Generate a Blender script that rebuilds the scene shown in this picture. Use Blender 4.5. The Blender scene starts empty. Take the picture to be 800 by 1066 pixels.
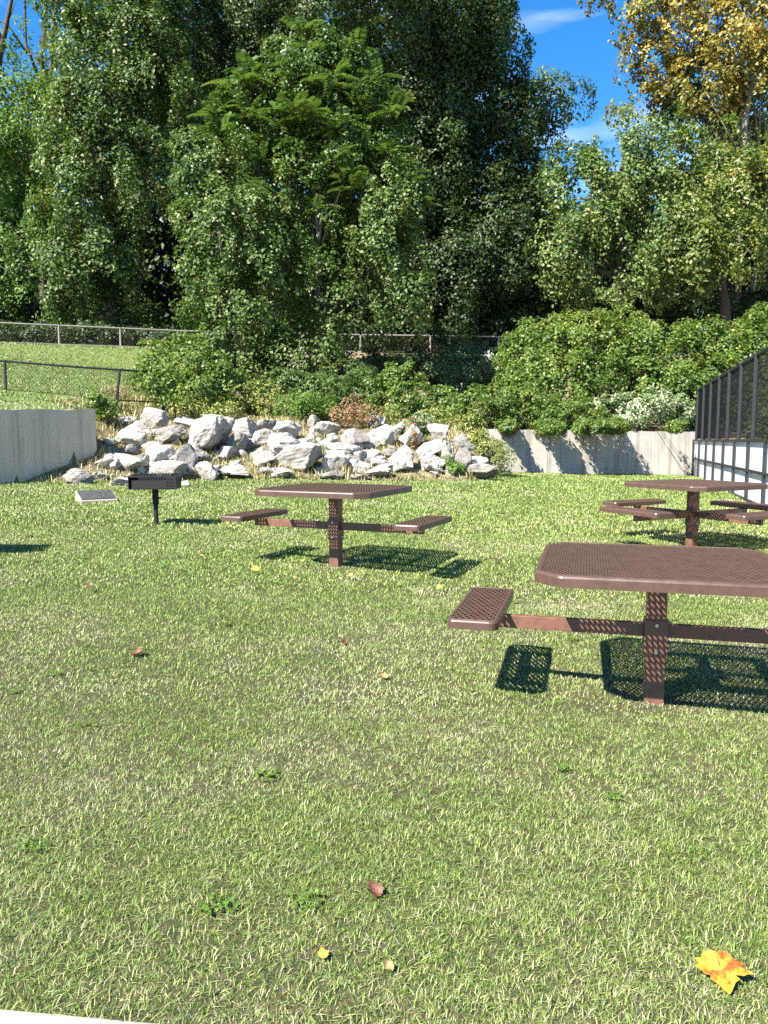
import bpy, bmesh, math, random
import numpy as np
from mathutils import Vector, Matrix

random.seed(7)
RNG = np.random.default_rng(11)
S = bpy.context.scene
COL = S.collection

# ------------------------------------------------------------------ camera
CAM_H, PITCH, FPX = 1.44, math.radians(5.56), 801.0
cam_d = bpy.data.cameras.new('camera'); cam = bpy.data.objects.new('camera', cam_d); COL.objects.link(cam)
cam.location = (0, 0, CAM_H); cam.rotation_euler = (math.radians(90) - PITCH, 0, 0)
cam_d.sensor_fit = 'VERTICAL'; cam_d.sensor_height = 36.0; cam_d.lens = 36.0 * FPX / 1066.0
cam_d.clip_end = 2000; cam_d.clip_start = 0.05
S.camera = cam

# ------------------------------------------------------------------ light
TRAVEL = Vector((0.70, 0.66, -1.0)).normalized()          # direction the sunlight travels
SUN_EL = math.asin(-TRAVEL.z)
SUN_AZ = math.atan2(-TRAVEL.x, -TRAVEL.y)                  # clockwise from +Y
world = bpy.data.worlds.new('World'); S.world = world; world.use_nodes = True
wn = world.node_tree; wn.nodes.clear()
w_out = wn.nodes.new('ShaderNodeOutputWorld'); w_bg = wn.nodes.new('ShaderNodeBackground')
sky = wn.nodes.new('ShaderNodeTexSky'); sky.sky_type = 'NISHITA'; sky.sun_disc = False
sky.sun_elevation = SUN_EL; sky.sun_rotation = SUN_AZ
sky.altitude = 300; sky.air_density = 1.0; sky.dust_density = 0.1; sky.ozone_density = 4.0
w_bg.inputs['Strength'].default_value = 0.075
# a thin streak of cirrus in the sky
tc = wn.nodes.new('ShaderNodeTexCoord'); mp = wn.nodes.new('ShaderNodeMapping')
mp.inputs['Scale'].default_value = (3.0, 3.0, 16.0); mp.inputs['Rotation'].default_value = (0.0, 0.12, 0.0)
nz = wn.nodes.new('ShaderNodeTexNoise'); nz.inputs['Scale'].default_value = 1.6; nz.inputs['Detail'].default_value = 6
rp = wn.nodes.new('ShaderNodeValToRGB'); rp.color_ramp.elements[0].position = 0.52; rp.color_ramp.elements[1].position = 0.85
rp.color_ramp.elements[1].color = (0.55, 0.55, 0.55, 1)
mxs = wn.nodes.new('ShaderNodeMixRGB'); mxs.inputs['Color2'].default_value = (5.5, 6.2, 7.2, 1)
gam = wn.nodes.new('ShaderNodeHueSaturation'); gam.inputs['Saturation'].default_value = 1.32
wn.links.new(tc.outputs['Generated'], mp.inputs['Vector']); wn.links.new(mp.outputs['Vector'], nz.inputs['Vector'])
wn.links.new(nz.outputs['Fac'], rp.inputs['Fac']); wn.links.new(rp.outputs['Color'], mxs.inputs['Fac'])
wn.links.new(sky.outputs['Color'], gam.inputs['Color']); wn.links.new(gam.outputs['Color'], mxs.inputs['Color1'])
wn.links.new(mxs.outputs['Color'], w_bg.inputs['Color']); wn.links.new(w_bg.outputs['Background'], w_out.inputs['Surface'])

sun_d = bpy.data.lights.new('sun', 'SUN'); sun_d.energy = 5.0; sun_d.angle = math.radians(0.5); sun_d.color = (1.0, 0.95, 0.87)
sun = bpy.data.objects.new('sun', sun_d); COL.objects.link(sun)
sun.rotation_euler = TRAVEL.to_track_quat('-Z', 'Y').to_euler(); sun.location = (-20, -20, 30)
S.view_settings.view_transform = 'Standard'; S.view_settings.look = 'None'
S.view_settings.gamma = 1.0; S.view_settings.use_curve_mapping = False
S.view_settings.exposure = 1.9
S.render.engine = 'CYCLES'
S.cycles.max_bounces = 6; S.cycles.diffuse_bounces = 3; S.cycles.transmission_bounces = 3
S.cycles.use_denoising = False

# ------------------------------------------------------------------ projection and terrain
F_ = Vector((0, math.cos(PITCH), -math.sin(PITCH))); U_ = Vector((0, math.sin(PITCH), math.cos(PITCH)))
def ray(px, py):
    return F_ + Vector((1, 0, 0)) * ((px - 400) / FPX) + U_ * ((533 - py) / FPX)
def at(px, py, y):
    r = ray(px, py); t = y / r.y
    return Vector((r.x * t, y, CAM_H + r.z * t))

def sstep(a, b, v):
    t = np.clip((v - a) / (b - a), 0, 1); return t * t * (3 - 2 * t)
def lawn_z(x, y):
    x = np.asarray(x, float); y = np.asarray(y, float)
    return -0.02 * np.clip(x, -12, 16) - 0.0009 * np.clip(y - 5, 0, 24) ** 2 \
        + 0.012 * np.sin(x * 1.3 + 0.6 * y) + 0.010 * np.sin(0.9 * y - 0.7 * x + 1)
YF = np.array([(-60, 30), (-9.0, 16.6), (-7.7, 16.5), (-6.7, 16.9), (-5.5, 17.7), (-4.4, 18.4), (-2, 19.2), (0, 19.6), (2.2, 19.9), (2.9, 21.3), (3.6, 25.15), (10.4, 26.2), (60, 33)])
YR = np.array([(-60, 26), (-40, 29), (-17.2, 34.5), (-10, 38), (-1.2, 40), (6, 41), (40, 42), (80, 42)])
WL_P, WL_D = np.array([-6.7, 18.0]), np.array([0.574, 0.819]); WL_N = np.array([-0.819, 0.574])
def DZ(y): return -0.13 + 0.0337 * y          # the whole site rises gently away from the camera
def terrain(x, y):
    x = np.asarray(x, float); y = np.asarray(y, float)
    L = lawn_z(x, y)
    s = y - np.interp(x, YF[:, 0], YF[:, 1])
    bump = 0.07 * np.sin(2.1 * x + 1.7 * y) * np.sin(1.3 * y - x) * sstep(0.5, 2, s)
    B = L + np.where(s > 0, 1.8 * (1 - np.exp(-0.33 * np.clip(s, 0, None))) + 0.165 * np.clip(s - 5, 0, None), 0) + bump
    Rr = -0.5 + np.where(s > 0.12, 1.30 + 0.19 * np.clip(s, 0, None), 0) + bump
    wr = sstep(3.2, 3.65, x)
    B = np.where(s > 0, B * (1 - wr) + np.where(s > 0.12, Rr, L) * wr, L)
    rx, ry = x - WL_P[0], y - WL_P[1]
    n1 = rx * WL_N[0] + ry * WL_N[1]; t1 = rx * WL_D[0] + ry * WL_D[1]
    T = 1.5 + 0.165 * np.clip(n1, 0, None); T = np.minimum(T, 4.5)
    q = np.where(t1 <= 0, (n1 > 0.10) * 1.0, sstep(0.1, 2.2, n1 - 0.5 * t1))
    z = B * (1 - q) + np.maximum(T, np.where(t1 > 0, B, T)) * q
    yr = np.interp(x, YR[:, 0], YR[:, 1])
    w = sstep(-6, -0.3, y - yr)
    z = z * (1 - w) + (4.48 + 0 * x) * w
    z = z + 0.13 * np.clip(y - yr - 3, 0, 25)
    return z + DZ(np.clip(y, -20, 70))
def tz(x, y): return float(terrain(np.array([x]), np.array([y]))[0])
def hit(px, py, y0=1.0, y1=60.0):
    r = ray(px, py); ys = np.linspace(y0, y1, 2400)
    t = ys / r.y; zs = CAM_H + r.z * t; g = terrain(r.x * t, ys)
    k = int(np.argmax(zs <= g)); return Vector((r.x * t[k], ys[k], float(g[k])))

# ------------------------------------------------------------------ object helpers
def tag(o, label=None, cat=None, group=None, kind=None):
    if label: o['label'] = label
    if cat: o['category'] = cat
    if group: o['group'] = group
    if kind: o['kind'] = kind
    return o
def empty(name, loc, rz=0.0):
    o = bpy.data.objects.new(name, None); o.empty_display_size = 0.1
    o.location = loc; o.rotation_euler = (0, 0, rz); COL.objects.link(o); return o
def mesh_np(name, verts, loops, starts, mat, parent=None, attrs=None, smooth=False):
    me = bpy.data.meshes.new(name)
    verts = np.ascontiguousarray(verts, dtype=np.float32)
    me.vertices.add(len(verts)); me.vertices.foreach_set('co', verts.ravel())
    me.loops.add(len(loops)); me.loops.foreach_set('vertex_index', np.asarray(loops, dtype=np.int32))
    me.polygons.add(len(starts)); me.polygons.foreach_set('loop_start', np.asarray(starts, dtype=np.int32))
    if attrs:
        for k, v in attrs.items():
            a = me.attributes.new(k, 'FLOAT', 'FACE'); a.data.foreach_set('value', np.asarray(v, dtype=np.float32))
    me.update(calc_edges=True)
    if smooth: me.polygons.foreach_set('use_smooth', np.ones(len(starts), dtype=bool))
    me.materials.append(mat)
    o = bpy.data.objects.new(name, me); COL.objects.link(o)
    if parent is not None: o.parent = parent
    return o
class MB:
    def __init__(s): s.bm = bmesh.new()
    def hull(s, pts, faces):
        vs = [s.bm.verts.new(p) for p in pts]
        for f in faces: s.bm.faces.new([vs[i] for i in f])
        return vs
    def box(s, c, d, rot=None):
        cx, cy, cz = c; x, y, z = d[0] / 2, d[1] / 2, d[2] / 2
        P = [Vector((i * x, j * y, k * z)) for k in (-1, 1) for j in (-1, 1) for i in (-1, 1)]
        if rot is not None: P = [rot @ p for p in P]
        P = [p + Vector(c) for p in P]
        s.hull(P, [(0, 2, 3, 1), (4, 5, 7, 6), (0, 1, 5, 4), (2, 6, 7, 3), (0, 4, 6, 2), (1, 3, 7, 5)]); return s
    def bar(s, p, q, w, h, up=(0, 0, 1)):
        p, q = Vector(p), Vector(q); d = (q - p); L = d.length; d.normalize()
        side = d.cross(Vector(up)); 
        if side.length < 1e-4: side = d.cross(Vector((1, 0, 0)))
        side.normalize(); u = side.cross(d)
        P = []
        for e in (p, q):
            for a, b in ((-1, -1), (1, -1), (1, 1), (-1, 1)): P.append(e + side * (a * w / 2) + u * (b * h / 2))
        s.hull(P, [(0, 1, 2, 3), (7, 6, 5, 4), (0, 4, 5, 1), (1, 5, 6, 2), (2, 6, 7, 3), (3, 7, 4, 0)]); return s
    def tube(s, pts, radii, n=8, cap=True):
        rings = []; pts = [Vector(p) for p in pts]
        for i, p in enumerate(pts):
            d = (pts[min(i + 1, len(pts) - 1)] - pts[max(i - 1, 0)]).normalized()
            a = d.cross(Vector((0.31, 0.95, 0.1)));
            if a.length < 1e-3: a = d.cross(Vector((1, 0, 0)))
            a.normalize(); b = d.cross(a)
            r = radii[i] if hasattr(radii, '__len__') else radii
            rings.append([s.bm.verts.new(p + (a * math.cos(2 * math.pi * k / n) + b * math.sin(2 * math.pi * k / n)) * r) for k in range(n)])
        for i in range(len(rings) - 1):
            for k in range(n):
                s.bm.faces.new((rings[i][k], rings[i][(k + 1) % n], rings[i + 1][(k + 1) % n], rings[i + 1][k]))
        if cap:
            s.bm.faces.new(rings[0][::-1]); s.bm.faces.new(rings[-1])
        return s
    def build(s, name, mat, parent=None, bevel=0.0, smooth=False, segs=2):
        bmesh.ops.recalc_face_normals(s.bm, faces=s.bm.faces)
        if bevel > 0:
            ed = [e for e in s.bm.edges if len(e.link_faces) == 2 and e.calc_face_angle() > 0.6]
            bmesh.ops.bevel(s.bm, geom=ed, offset=bevel, segments=segs, affect='EDGES', profile=0.6)
        me = bpy.data.meshes.new(name); s.bm.to_mesh(me); s.bm.free()
        me.materials.append(mat)
        if smooth: me.polygons.foreach_set('use_smooth', np.ones(len(me.polygons), dtype=bool))
        o = bpy.data.objects.new(name, me); COL.objects.link(o)
        if parent is not None: o.parent = parent
        return o
def copy_tree(o, parent=None):
    c = o.copy(); COL.objects.link(c)
    if parent is not None: c.parent = parent
    for ch in list(o.children): copy_tree(ch, c)
    return c

# ------------------------------------------------------------------ materials
def mat_new(name):
    m = bpy.data.materials.new(name); m.use_nodes = True
    return m, m.node_tree, m.node_tree.nodes['Principled BSDF']
def ramp(nt, stops):
    r = nt.nodes.new('ShaderNodeValToRGB'); e = r.color_ramp.elements
    while len(e) < len(stops): e.new(0.5)
    for i, (p, c) in enumerate(stops): e[i].position = p; e[i].color = (*c, 1)
    return r
def noise(nt, scale, detail=4, rough=0.6, vec=None, coord='Object', mscale=None):
    n = nt.nodes.new('ShaderNodeTexNoise'); n.inputs['Scale'].default_value = scale
    n.inputs['Detail'].default_value = detail; n.inputs['Roughness'].default_value = rough
    if vec is None:
        t = nt.nodes.new('ShaderNodeTexCoord'); vec = t.outputs[coord]
    if mscale:
        m = nt.nodes.new('ShaderNodeMapping'); m.inputs['Scale'].default_value = mscale
        nt.links.new(vec, m.inputs['Vector']); vec = m.outputs['Vector']
    nt.links.new(vec, n.inputs['Vector']); return n
def mix(nt, fac, a, b, mode='MIX'):
    m = nt.nodes.new('ShaderNodeMixRGB'); m.blend_type = mode
    for k, v in (('Fac', fac), ('Color1', a), ('Color2', b)):
        if isinstance(v, bpy.types.NodeSocket): nt.links.new(v, m.inputs[k])
        elif isinstance(v, (int, float)): m.inputs[k].default_value = v
        else: m.inputs[k].default_value = (*v, 1)
    return m.outputs['Color']
def bump(nt, bs, h, strength=0.3, dist=0.02):
    b = nt.nodes.new('ShaderNodeBump'); b.inputs['Strength'].default_value = strength; b.inputs['Distance'].default_value = dist
    nt.links.new(h, b.inputs['Height']); nt.links.new(b.outputs['Normal'], bs.inputs['Normal'])
def noisy(name, stops, scale, rough=0.9, bstr=0.4, bdist=0.02, detail=6, coord='Object', spec=0.3):
    m, nt, bs = mat_new(name)
    n = noise(nt, scale, detail, coord=coord); r = ramp(nt, stops)
    nt.links.new(n.outputs['Fac'], r.inputs['Fac']); nt.links.new(r.outputs['Color'], bs.inputs['Base Color'])
    bs.inputs['Roughness'].default_value = rough; bs.inputs['Specular IOR Level'].default_value = spec
    if bstr: bump(nt, bs, n.outputs['Fac'], bstr, bdist)
    return m
def leafmat(name, stops, rough=0.42, transl=0.2, tcol=(0.25, 0.4, 0.05), spec=0.35):
    m, nt, bs = mat_new(name)
    a = nt.nodes.new('ShaderNodeAttribute'); a.attribute_name = 'tint'
    r = ramp(nt, stops); nt.links.new(a.outputs['Fac'], r.inputs['Fac'])
    nt.links.new(r.outputs['Color'], bs.inputs['Base Color'])
    bs.inputs['Roughness'].default_value = rough; bs.inputs['Specular IOR Level'].default_value = spec
    tr = nt.nodes.new('ShaderNodeBsdfTranslucent')
    tc_ = mix(nt, 0.6, r.outputs['Color'], tcol); nt.links.new(tc_, tr.inputs['Color'])
    mx = nt.nodes.new('ShaderNodeMixShader'); mx.inputs['Fac'].default_value = transl
    nt.links.new(bs.outputs['BSDF'], mx.inputs[1]); nt.links.new(tr.outputs['BSDF'], mx.inputs[2])
    nt.links.new(mx.outputs['Shader'], nt.nodes['Material Output'].inputs['Surface'])
    return m

M = {}
M['soil'] = noisy('lawn_soil', [(0.3, (0.030, 0.028, 0.012)), (0.55, (0.055, 0.050, 0.022)), (0.75, (0.10, 0.085, 0.042))], 45, bstr=0.6, bdist=0.02)
M['bank'] = noisy('bank_soil', [(0.3, (0.07, 0.058, 0.032)), (0.5, (0.15, 0.12, 0.065)), (0.7, (0.25, 0.20, 0.115))], 5, bstr=0.8, bdist=0.05)
M['litter'] = noisy('woodland_litter', [(0.3, (0.02, 0.017, 0.01)), (0.7, (0.045, 0.036, 0.02))], 3)
M['terr'] = noisy('terrace_soil', [(0.3, (0.07, 0.10, 0.022)), (0.6, (0.12, 0.15, 0.04)), (0.75, (0.17, 0.17, 0.07))], 6)
M['grass'] = leafmat('grass_blades', [(0.0, (0.032, 0.065, 0.010)), (0.35, (0.125, 0.205, 0.034)), (0.62, (0.28, 0.35, 0.085)), (0.8, (0.35, 0.335, 0.18)), (1.0, (0.47, 0.425, 0.29))], rough=0.5, transl=0.15, tcol=(0.2, 0.28, 0.06))
M['drygrass'] = leafmat('dry_grass_blades', [(0.0, (0.07, 0.12, 0.025)), (0.4, (0.18, 0.19, 0.06)), (0.7, (0.36, 0.30, 0.13)), (1.0, (0.48, 0.39, 0.22))], rough=0.6, transl=0.2, tcol=(0.35, 0.3, 0.1))
G = lambda *c: c
M['vine'] = leafmat('vine_leaves', [(0, (0.024, 0.048, 0.009)), (0.4, (0.058, 0.10, 0.020)), (0.75, (0.11, 0.16, 0.036)), (1, (0.21, 0.24, 0.075))], rough=0.5)
M['dark'] = leafmat('shade_toned_leaves', [(0, (0.013, 0.028, 0.006)), (0.5, (0.032, 0.058, 0.011)), (1, (0.07, 0.105, 0.022))], rough=0.5, transl=0.15)  # dark tones paint shade onto the trees, woods and undergrowth
M['light'] = leafmat('light_green_leaves', [(0, (0.05, 0.10, 0.018)), (0.5, (0.10, 0.18, 0.028)), (1, (0.19, 0.25, 0.045))], rough=0.45, transl=0.35)
M['frond'] = leafmat('compound_leaves', [(0, (0.028, 0.058, 0.009)), (0.5, (0.064, 0.115, 0.018)), (1, (0.14, 0.19, 0.034))], rough=0.45, transl=0.22)
M['yellow'] = leafmat('autumn_leaves', [(0, (0.06, 0.09, 0.02)), (0.45, (0.15, 0.17, 0.035)), (0.75, (0.29, 0.24, 0.05)), (1, (0.44, 0.34, 0.08))], rough=0.45, transl=0.3, tcol=(0.5, 0.3, 0.05))
M['turning'] = leafmat('turning_leaves', [(0, (0.05, 0.085, 0.02)), (0.5, (0.12, 0.165, 0.035)), (0.8, (0.22, 0.21, 0.05)), (1, (0.38, 0.26, 0.06))], rough=0.4, transl=0.3)
M['hedge'] = leafmat('bush_leaves', [(0, (0.04, 0.075, 0.012)), (0.5, (0.09, 0.145, 0.024)), (0.85, (0.17, 0.215, 0.042)), (1, (0.27, 0.26, 0.06))], rough=0.42, transl=0.3)
M['pale'] = leafmat('pale_flower_leaves', [(0, (0.06, 0.10, 0.03)), (0.5, (0.16, 0.22, 0.09)), (0.8, (0.42, 0.45, 0.28)), (1, (0.66, 0.66, 0.50))], rough=0.5, transl=0.25)
M['blue'] = leafmat('shade_weed_leaves', [(0, (0.03, 0.06, 0.02)), (0.6, (0.06, 0.10, 0.04)), (0.86, (0.14, 0.18, 0.10)), (1, (0.6, 0.6, 0.55))], rough=0.45, transl=0.2)
M['weed'] = leafmat('weed_leaves', [(0, (0.10, 0.13, 0.03)), (0.5, (0.22, 0.24, 0.06)), (1, (0.40, 0.38, 0.12))], rough=0.5, transl=0.3)
M['rust'] = leafmat('rusty_weed_leaves', [(0, (0.10, 0.09, 0.03)), (0.5, (0.22, 0.13, 0.06)), (1, (0.34, 0.20, 0.11))], rough=0.6, transl=0.2, tcol=(0.35, 0.2, 0.08))
M['bark'] = noisy('bark', [(0.3, (0.035, 0.028, 0.02)), (0.7, (0.10, 0.08, 0.06))], 7, bstr=0.8)
M['palebark'] = noisy('pale_bark', [(0.35, (0.10, 0.085, 0.065)), (0.5, (0.22, 0.195, 0.16)), (0.7, (0.36, 0.33, 0.28))], 2.5, bstr=0.3)
M['stem'] = noisy('stem_bark', [(0.3, (0.16, 0.14, 0.10)), (0.7, (0.30, 0.27, 0.21))], 4, bstr=0.3)

def rock_mat():
    m, nt, bs = mat_new('limestone')
    t = nt.nodes.new('ShaderNodeTexCoord'); oi = nt.nodes.new('ShaderNodeObjectInfo')
    add = nt.nodes.new('ShaderNodeVectorMath'); add.operation = 'ADD'
    sc = nt.nodes.new('ShaderNodeMath'); sc.operation = 'MULTIPLY'; sc.inputs[1].default_value = 37
    nt.links.new(oi.outputs['Random'], sc.inputs[0]); nt.links.new(t.outputs['Object'], add.inputs[0]); nt.links.new(sc.outputs[0], add.inputs[1])
    n1 = noise(nt, 3.2, 8, 0.7, vec=add.outputs[0]); n2 = noise(nt, 13, 6, 0.75, vec=add.outputs[0]); n3 = noise(nt, 1.6, 3, 0.5, vec=add.outputs[0])
    r1 = ramp(nt, [(0.32, (0.20, 0.19, 0.18)), (0.45, (0.42, 0.40, 0.375)), (0.60, (0.56, 0.54, 0.50))])
    nt.links.new(n1.outputs['Fac'], r1.inputs['Fac'])
    r2 = ramp(nt, [(0.38, (0.28, 0.27, 0.26)), (0.52, (1, 1, 1))]); nt.links.new(n2.outputs['Fac'], r2.inputs['Fac'])
    c = mix(nt, 0.6, r1.outputs['Color'], r2.outputs['Color'], 'MULTIPLY')
    r3 = ramp(nt, [(0.5, (0, 0, 0)), (0.75, (0.6, 0.6, 0.6))]); nt.links.new(n3.outputs['Fac'], r3.inputs['Fac'])
    c = mix(nt, r3.outputs['Color'], c, (0.44, 0.36, 0.27))
    rb = ramp(nt, [(0.0, (0.48, 0.46, 0.44)), (0.4, (0.76, 0.74, 0.71)), (1.0, (0.95, 0.92, 0.88))]); nt.links.new(oi.outputs['Random'], rb.inputs['Fac'])
    c = mix(nt, 1.0, c, rb.outputs['Color'], 'MULTIPLY')
    nt.links.new(c, bs.inputs['Base Color']); bs.inputs['Roughness'].default_value = 0.9; bs.inputs['Specular IOR Level'].default_value = 0.25
    bump(nt, bs, n2.outputs['Fac'], 0.7, 0.04); return m
M['rock'] = rock_mat()
def concrete(name, base, dark, streak=True):
    m, nt, bs = mat_new(name)
    n1 = noise(nt, 1.4, 7, 0.65); n2 = noise(nt, 9, 4, 0.6); n3 = noise(nt, 1.0, 5, 0.6, mscale=(5.0, 5.0, 0.28))
    r1 = ramp(nt, [(0.3, dark), (0.65, base)]); nt.links.new(n1.outputs['Fac'], r1.inputs['Fac'])
    r3 = ramp(nt, [(0.36, (0.55, 0.53, 0.50)), (0.52, (1, 1, 1))]); nt.links.new(n3.outputs['Fac'], r3.inputs['Fac'])
    c = mix(nt, 0.65 if streak else 0.0, r1.outputs['Color'], r3.outputs['Color'], 'MULTIPLY')
    r2 = ramp(nt, [(0.27, (0.4, 0.38, 0.35)), (0.33, (1, 1, 1))]); nt.links.new(n2.outputs['Fac'], r2.inputs['Fac'])
    c = mix(nt, 0.7, c, r2.outputs['Color'], 'MULTIPLY')
    nt.links.new(c, bs.inputs['Base Color']); bs.inputs['Roughness'].default_value = 0.92; bs.inputs['Specular IOR Level'].default_value = 0.25
    bump(nt, bs, n2.outputs['Fac'], 0.4, 0.01); return m
M['conc'] = concrete('weathered_concrete', (0.42, 0.395, 0.35), (0.31, 0.29, 0.255))
M['concg'] = concrete('grey_concrete', (0.60, 0.47, 0.34), (0.52, 0.41, 0.30))
M['concp'] = concrete('pale_concrete', (0.33, 0.29, 0.235), (0.24, 0.21, 0.17), streak=False)
def coat(name, col, rough, var=0.25):
    m, nt, bs = mat_new(name)
    n = noise(nt, 18, 5, 0.7); d = tuple(c * (1 - var) for c in col); l = tuple(min(1, c * (1 + var)) for c in col)
    r = ramp(nt, [(0.35, d), (0.65, l)]); nt.links.new(n.outputs['Fac'], r.inputs['Fac']); nt.links.new(r.outputs['Color'], bs.inputs['Base Color'])
    r2 = ramp(nt, [(0.3, (rough - 0.08,) * 3), (0.7, (rough + 0.12,) * 3)]); nt.links.new(n.outputs['Fac'], r2.inputs['Fac']); nt.links.new(r2.outputs['Color'], bs.inputs['Roughness'])
    n2 = noise(nt, 160, 2, 0.5); bump(nt, bs, n2.outputs['Fac'], 0.12, 0.003)
    return m
M['brown'] = coat('brown_plastic_coat', (0.072, 0.041, 0.030), 0.38, 0.14)
M['post'] = coat('brown_post_paint', (0.13, 0.060, 0.041), 0.45, 0.16)
M['bolt'] = coat('zinc_bolt', (0.55, 0.55, 0.53), 0.35)
M['bolt'].node_tree.nodes['Principled BSDF'].inputs['Metallic'].default_value = 0.8
M['black'] = coat('black_grill_steel', (0.0035, 0.0035, 0.0038), 0.7)
M['fblack'] = coat('black_fence_steel', (0.011, 0.012, 0.015), 0.55)
M['galv'] = coat('galvanised_steel', (0.20, 0.18, 0.165), 0.55)  # darkened to put the shade along the road rail into the colour
M['white'] = coat('white_board', (0.70, 0.70, 0.69), 0.35, 0.05)
M['plate'] = coat('dark_plaque', (0.045, 0.043, 0.04), 0.6, 0.5)

# ------------------------------------------------------------------ ground sheets
def axis(fine, coarse):
    a = list(np.arange(fine[0], fine[1], fine[2])); 
    for st, en, d in coarse: a += list(np.arange(st, en, d))
    return np.unique(np.round(np.array(a), 3))
gx = axis((-11, 13, 0.16), [(-200, -40, 20), (-40, -11, 1.0), (13, 40, 1.0), (40, 201, 20)])
gy = axis((14, 30, 0.16), [(-20, 0, 2), (0, 14, 0.5), (30, 62, 0.8), (62, 260, 15)])
XX, YY = np.meshgrid(gx, gy); ZZ = terrain(XX, YY)
nx, ny = len(gx), len(gy)
cxm = (XX[:-1, :-1] + XX[1:, 1:]) / 2; cym = (YY[:-1, :-1] + YY[1:, 1:]) / 2
s_ = cym - np.interp(cxm, YF[:, 0], YF[:, 1]); r_ = cym - np.interp(cxm, YR[:, 0], YR[:, 1])
n1_ = (cxm - WL_P[0]) * WL_N[0] + (cym - WL_P[1]) * WL_N[1]; t1_ = (cxm - WL_P[0]) * WL_D[0] + (cym - WL_P[1]) * WL_D[1]
ter_ = ((n1_ > 0.0) & (t1_ <= 0)) | ((t1_ > 0) & (n1_ - 0.5 * t1_ > 0.9))
reg = np.where(r_ > 0.2, 3, np.where(ter_, 2, np.where((s_ > 0.0), 1, 0)))
idx = (np.arange(ny - 1)[:, None] * nx + np.arange(nx - 1)[None, :])
V = np.stack([XX.ravel(), YY.ravel(), ZZ.ravel()], 1)
for k, nm, mt in ((0, 'lawn', M['soil']), (1, 'rocky_bank_ground', M['bank']), (2, 'terrace_ground', M['terr']), (3, 'woodland_ground', M['litter'])):
    f = idx[reg == k]; q = np.stack([f, f + 1, f + nx + 1, f + nx], 1)
    u, inv = np.unique(q.ravel(), return_inverse=True)
    o = mesh_np(nm, V[u], inv, np.arange(len(q)) * 4, mt, smooth=True); o['kind'] = 'structure'

# concrete path at the lower left corner
a0, a1 = hit(-6, 1060), hit(100, 1070.5)
d = (a1 - a0).normalized(); n = Vector((d.y, -d.x, 0))
if n.y > 0: n = -n
p0, p1 = a0 - d * 3, a1 + d * 3.0
mb = MB(); zt, zb = 0.015, -0.08
P = [Vector((p.x, p.y, tz(p.x, p.y) + z)) for z in (zb, zt) for p in (p0, p1, p1 + n * 1.6, p0 + n * 1.6)]
mb.hull(P, [(3, 2, 1, 0), (4, 5, 6, 7), (0, 1, 5, 4), (1, 2, 6, 5), (2, 3, 7, 6), (3, 0, 4, 7)])
tag(mb.build('path', M['concp'], bevel=0.01), kind='structure')

# ------------------------------------------------------------------ grass
def vnoise(x, y, s, seed=0):
    r = np.random.default_rng(seed); g = r.random((64, 64)); X = x / s + 1000; Y = y / s + 1000
    i = np.floor(X).astype(int); j = np.floor(Y).astype(int); fx = X - i; fy = Y - j
    fx = fx * fx * (3 - 2 * fx); fy = fy * fy * (3 - 2 * fy); i %= 64; j %= 64; i2 = (i + 1) % 64; j2 = (j + 1) % 64
    return (g[i, j] * (1 - fx) + g[i2, j] * fx) * (1 - fy) + (g[i, j2] * (1 - fx) + g[i2, j2] * fx) * fy
def blades(x, y, z, h, w, tint, lean):
    n = len(x); az = RNG.random(n) * 2 * math.pi; d = np.stack([np.cos(az), np.sin(az)], 1)
    ln = lean * (0.3 + 1.2 * RNG.random(n)); fz = az + math.pi / 2 + RNG.normal(0, 0.5, n)
    sx, sy = np.cos(fz) * w / 2, np.sin(fz) * w / 2
    hz = h * np.sqrt(np.clip(1 - (0.8 * np.clip(ln, 0, 1.2)) ** 2, 0.05, 1))
    b = np.stack([x, y, z - 0.008], 1)
    o = np.stack([sx, sy, 0 * sx], 1)
    mid = b + np.stack([d[:, 0] * h * ln * 0.30, d[:, 1] * h * ln * 0.30, hz * 0.62], 1)
    tip = b + np.stack([d[:, 0] * h * ln * 0.95, d[:, 1] * h * ln * 0.95, hz], 1)
    v = np.stack([b - o, b + o, mid + o * 0.8, mid - o * 0.8, tip], 1).reshape(-1, 3)
    base = np.arange(n)[:, None] * 5
    loops = (base + np.array([0, 1, 2, 3, 3, 2, 4])[None, :]).ravel()
    st = (np.arange(n)[:, None] * 7 + np.array([0, 4])[None, :]).ravel()
    return v, loops, st, np.repeat(tint, 2)
def scatter(y0, y1, dens, margin):
    n = int((y1 - y0) * (1.0 * y1 + 2 * margin) * dens)
    x = (RNG.random(n) - 0.5) * (1.0 * y1 + 2 * margin); y = y0 + RNG.random(n) * (y1 - y0)
    k = np.abs(x) < 0.5 * y + margin; return x[k], y[k]
parts = []
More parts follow.
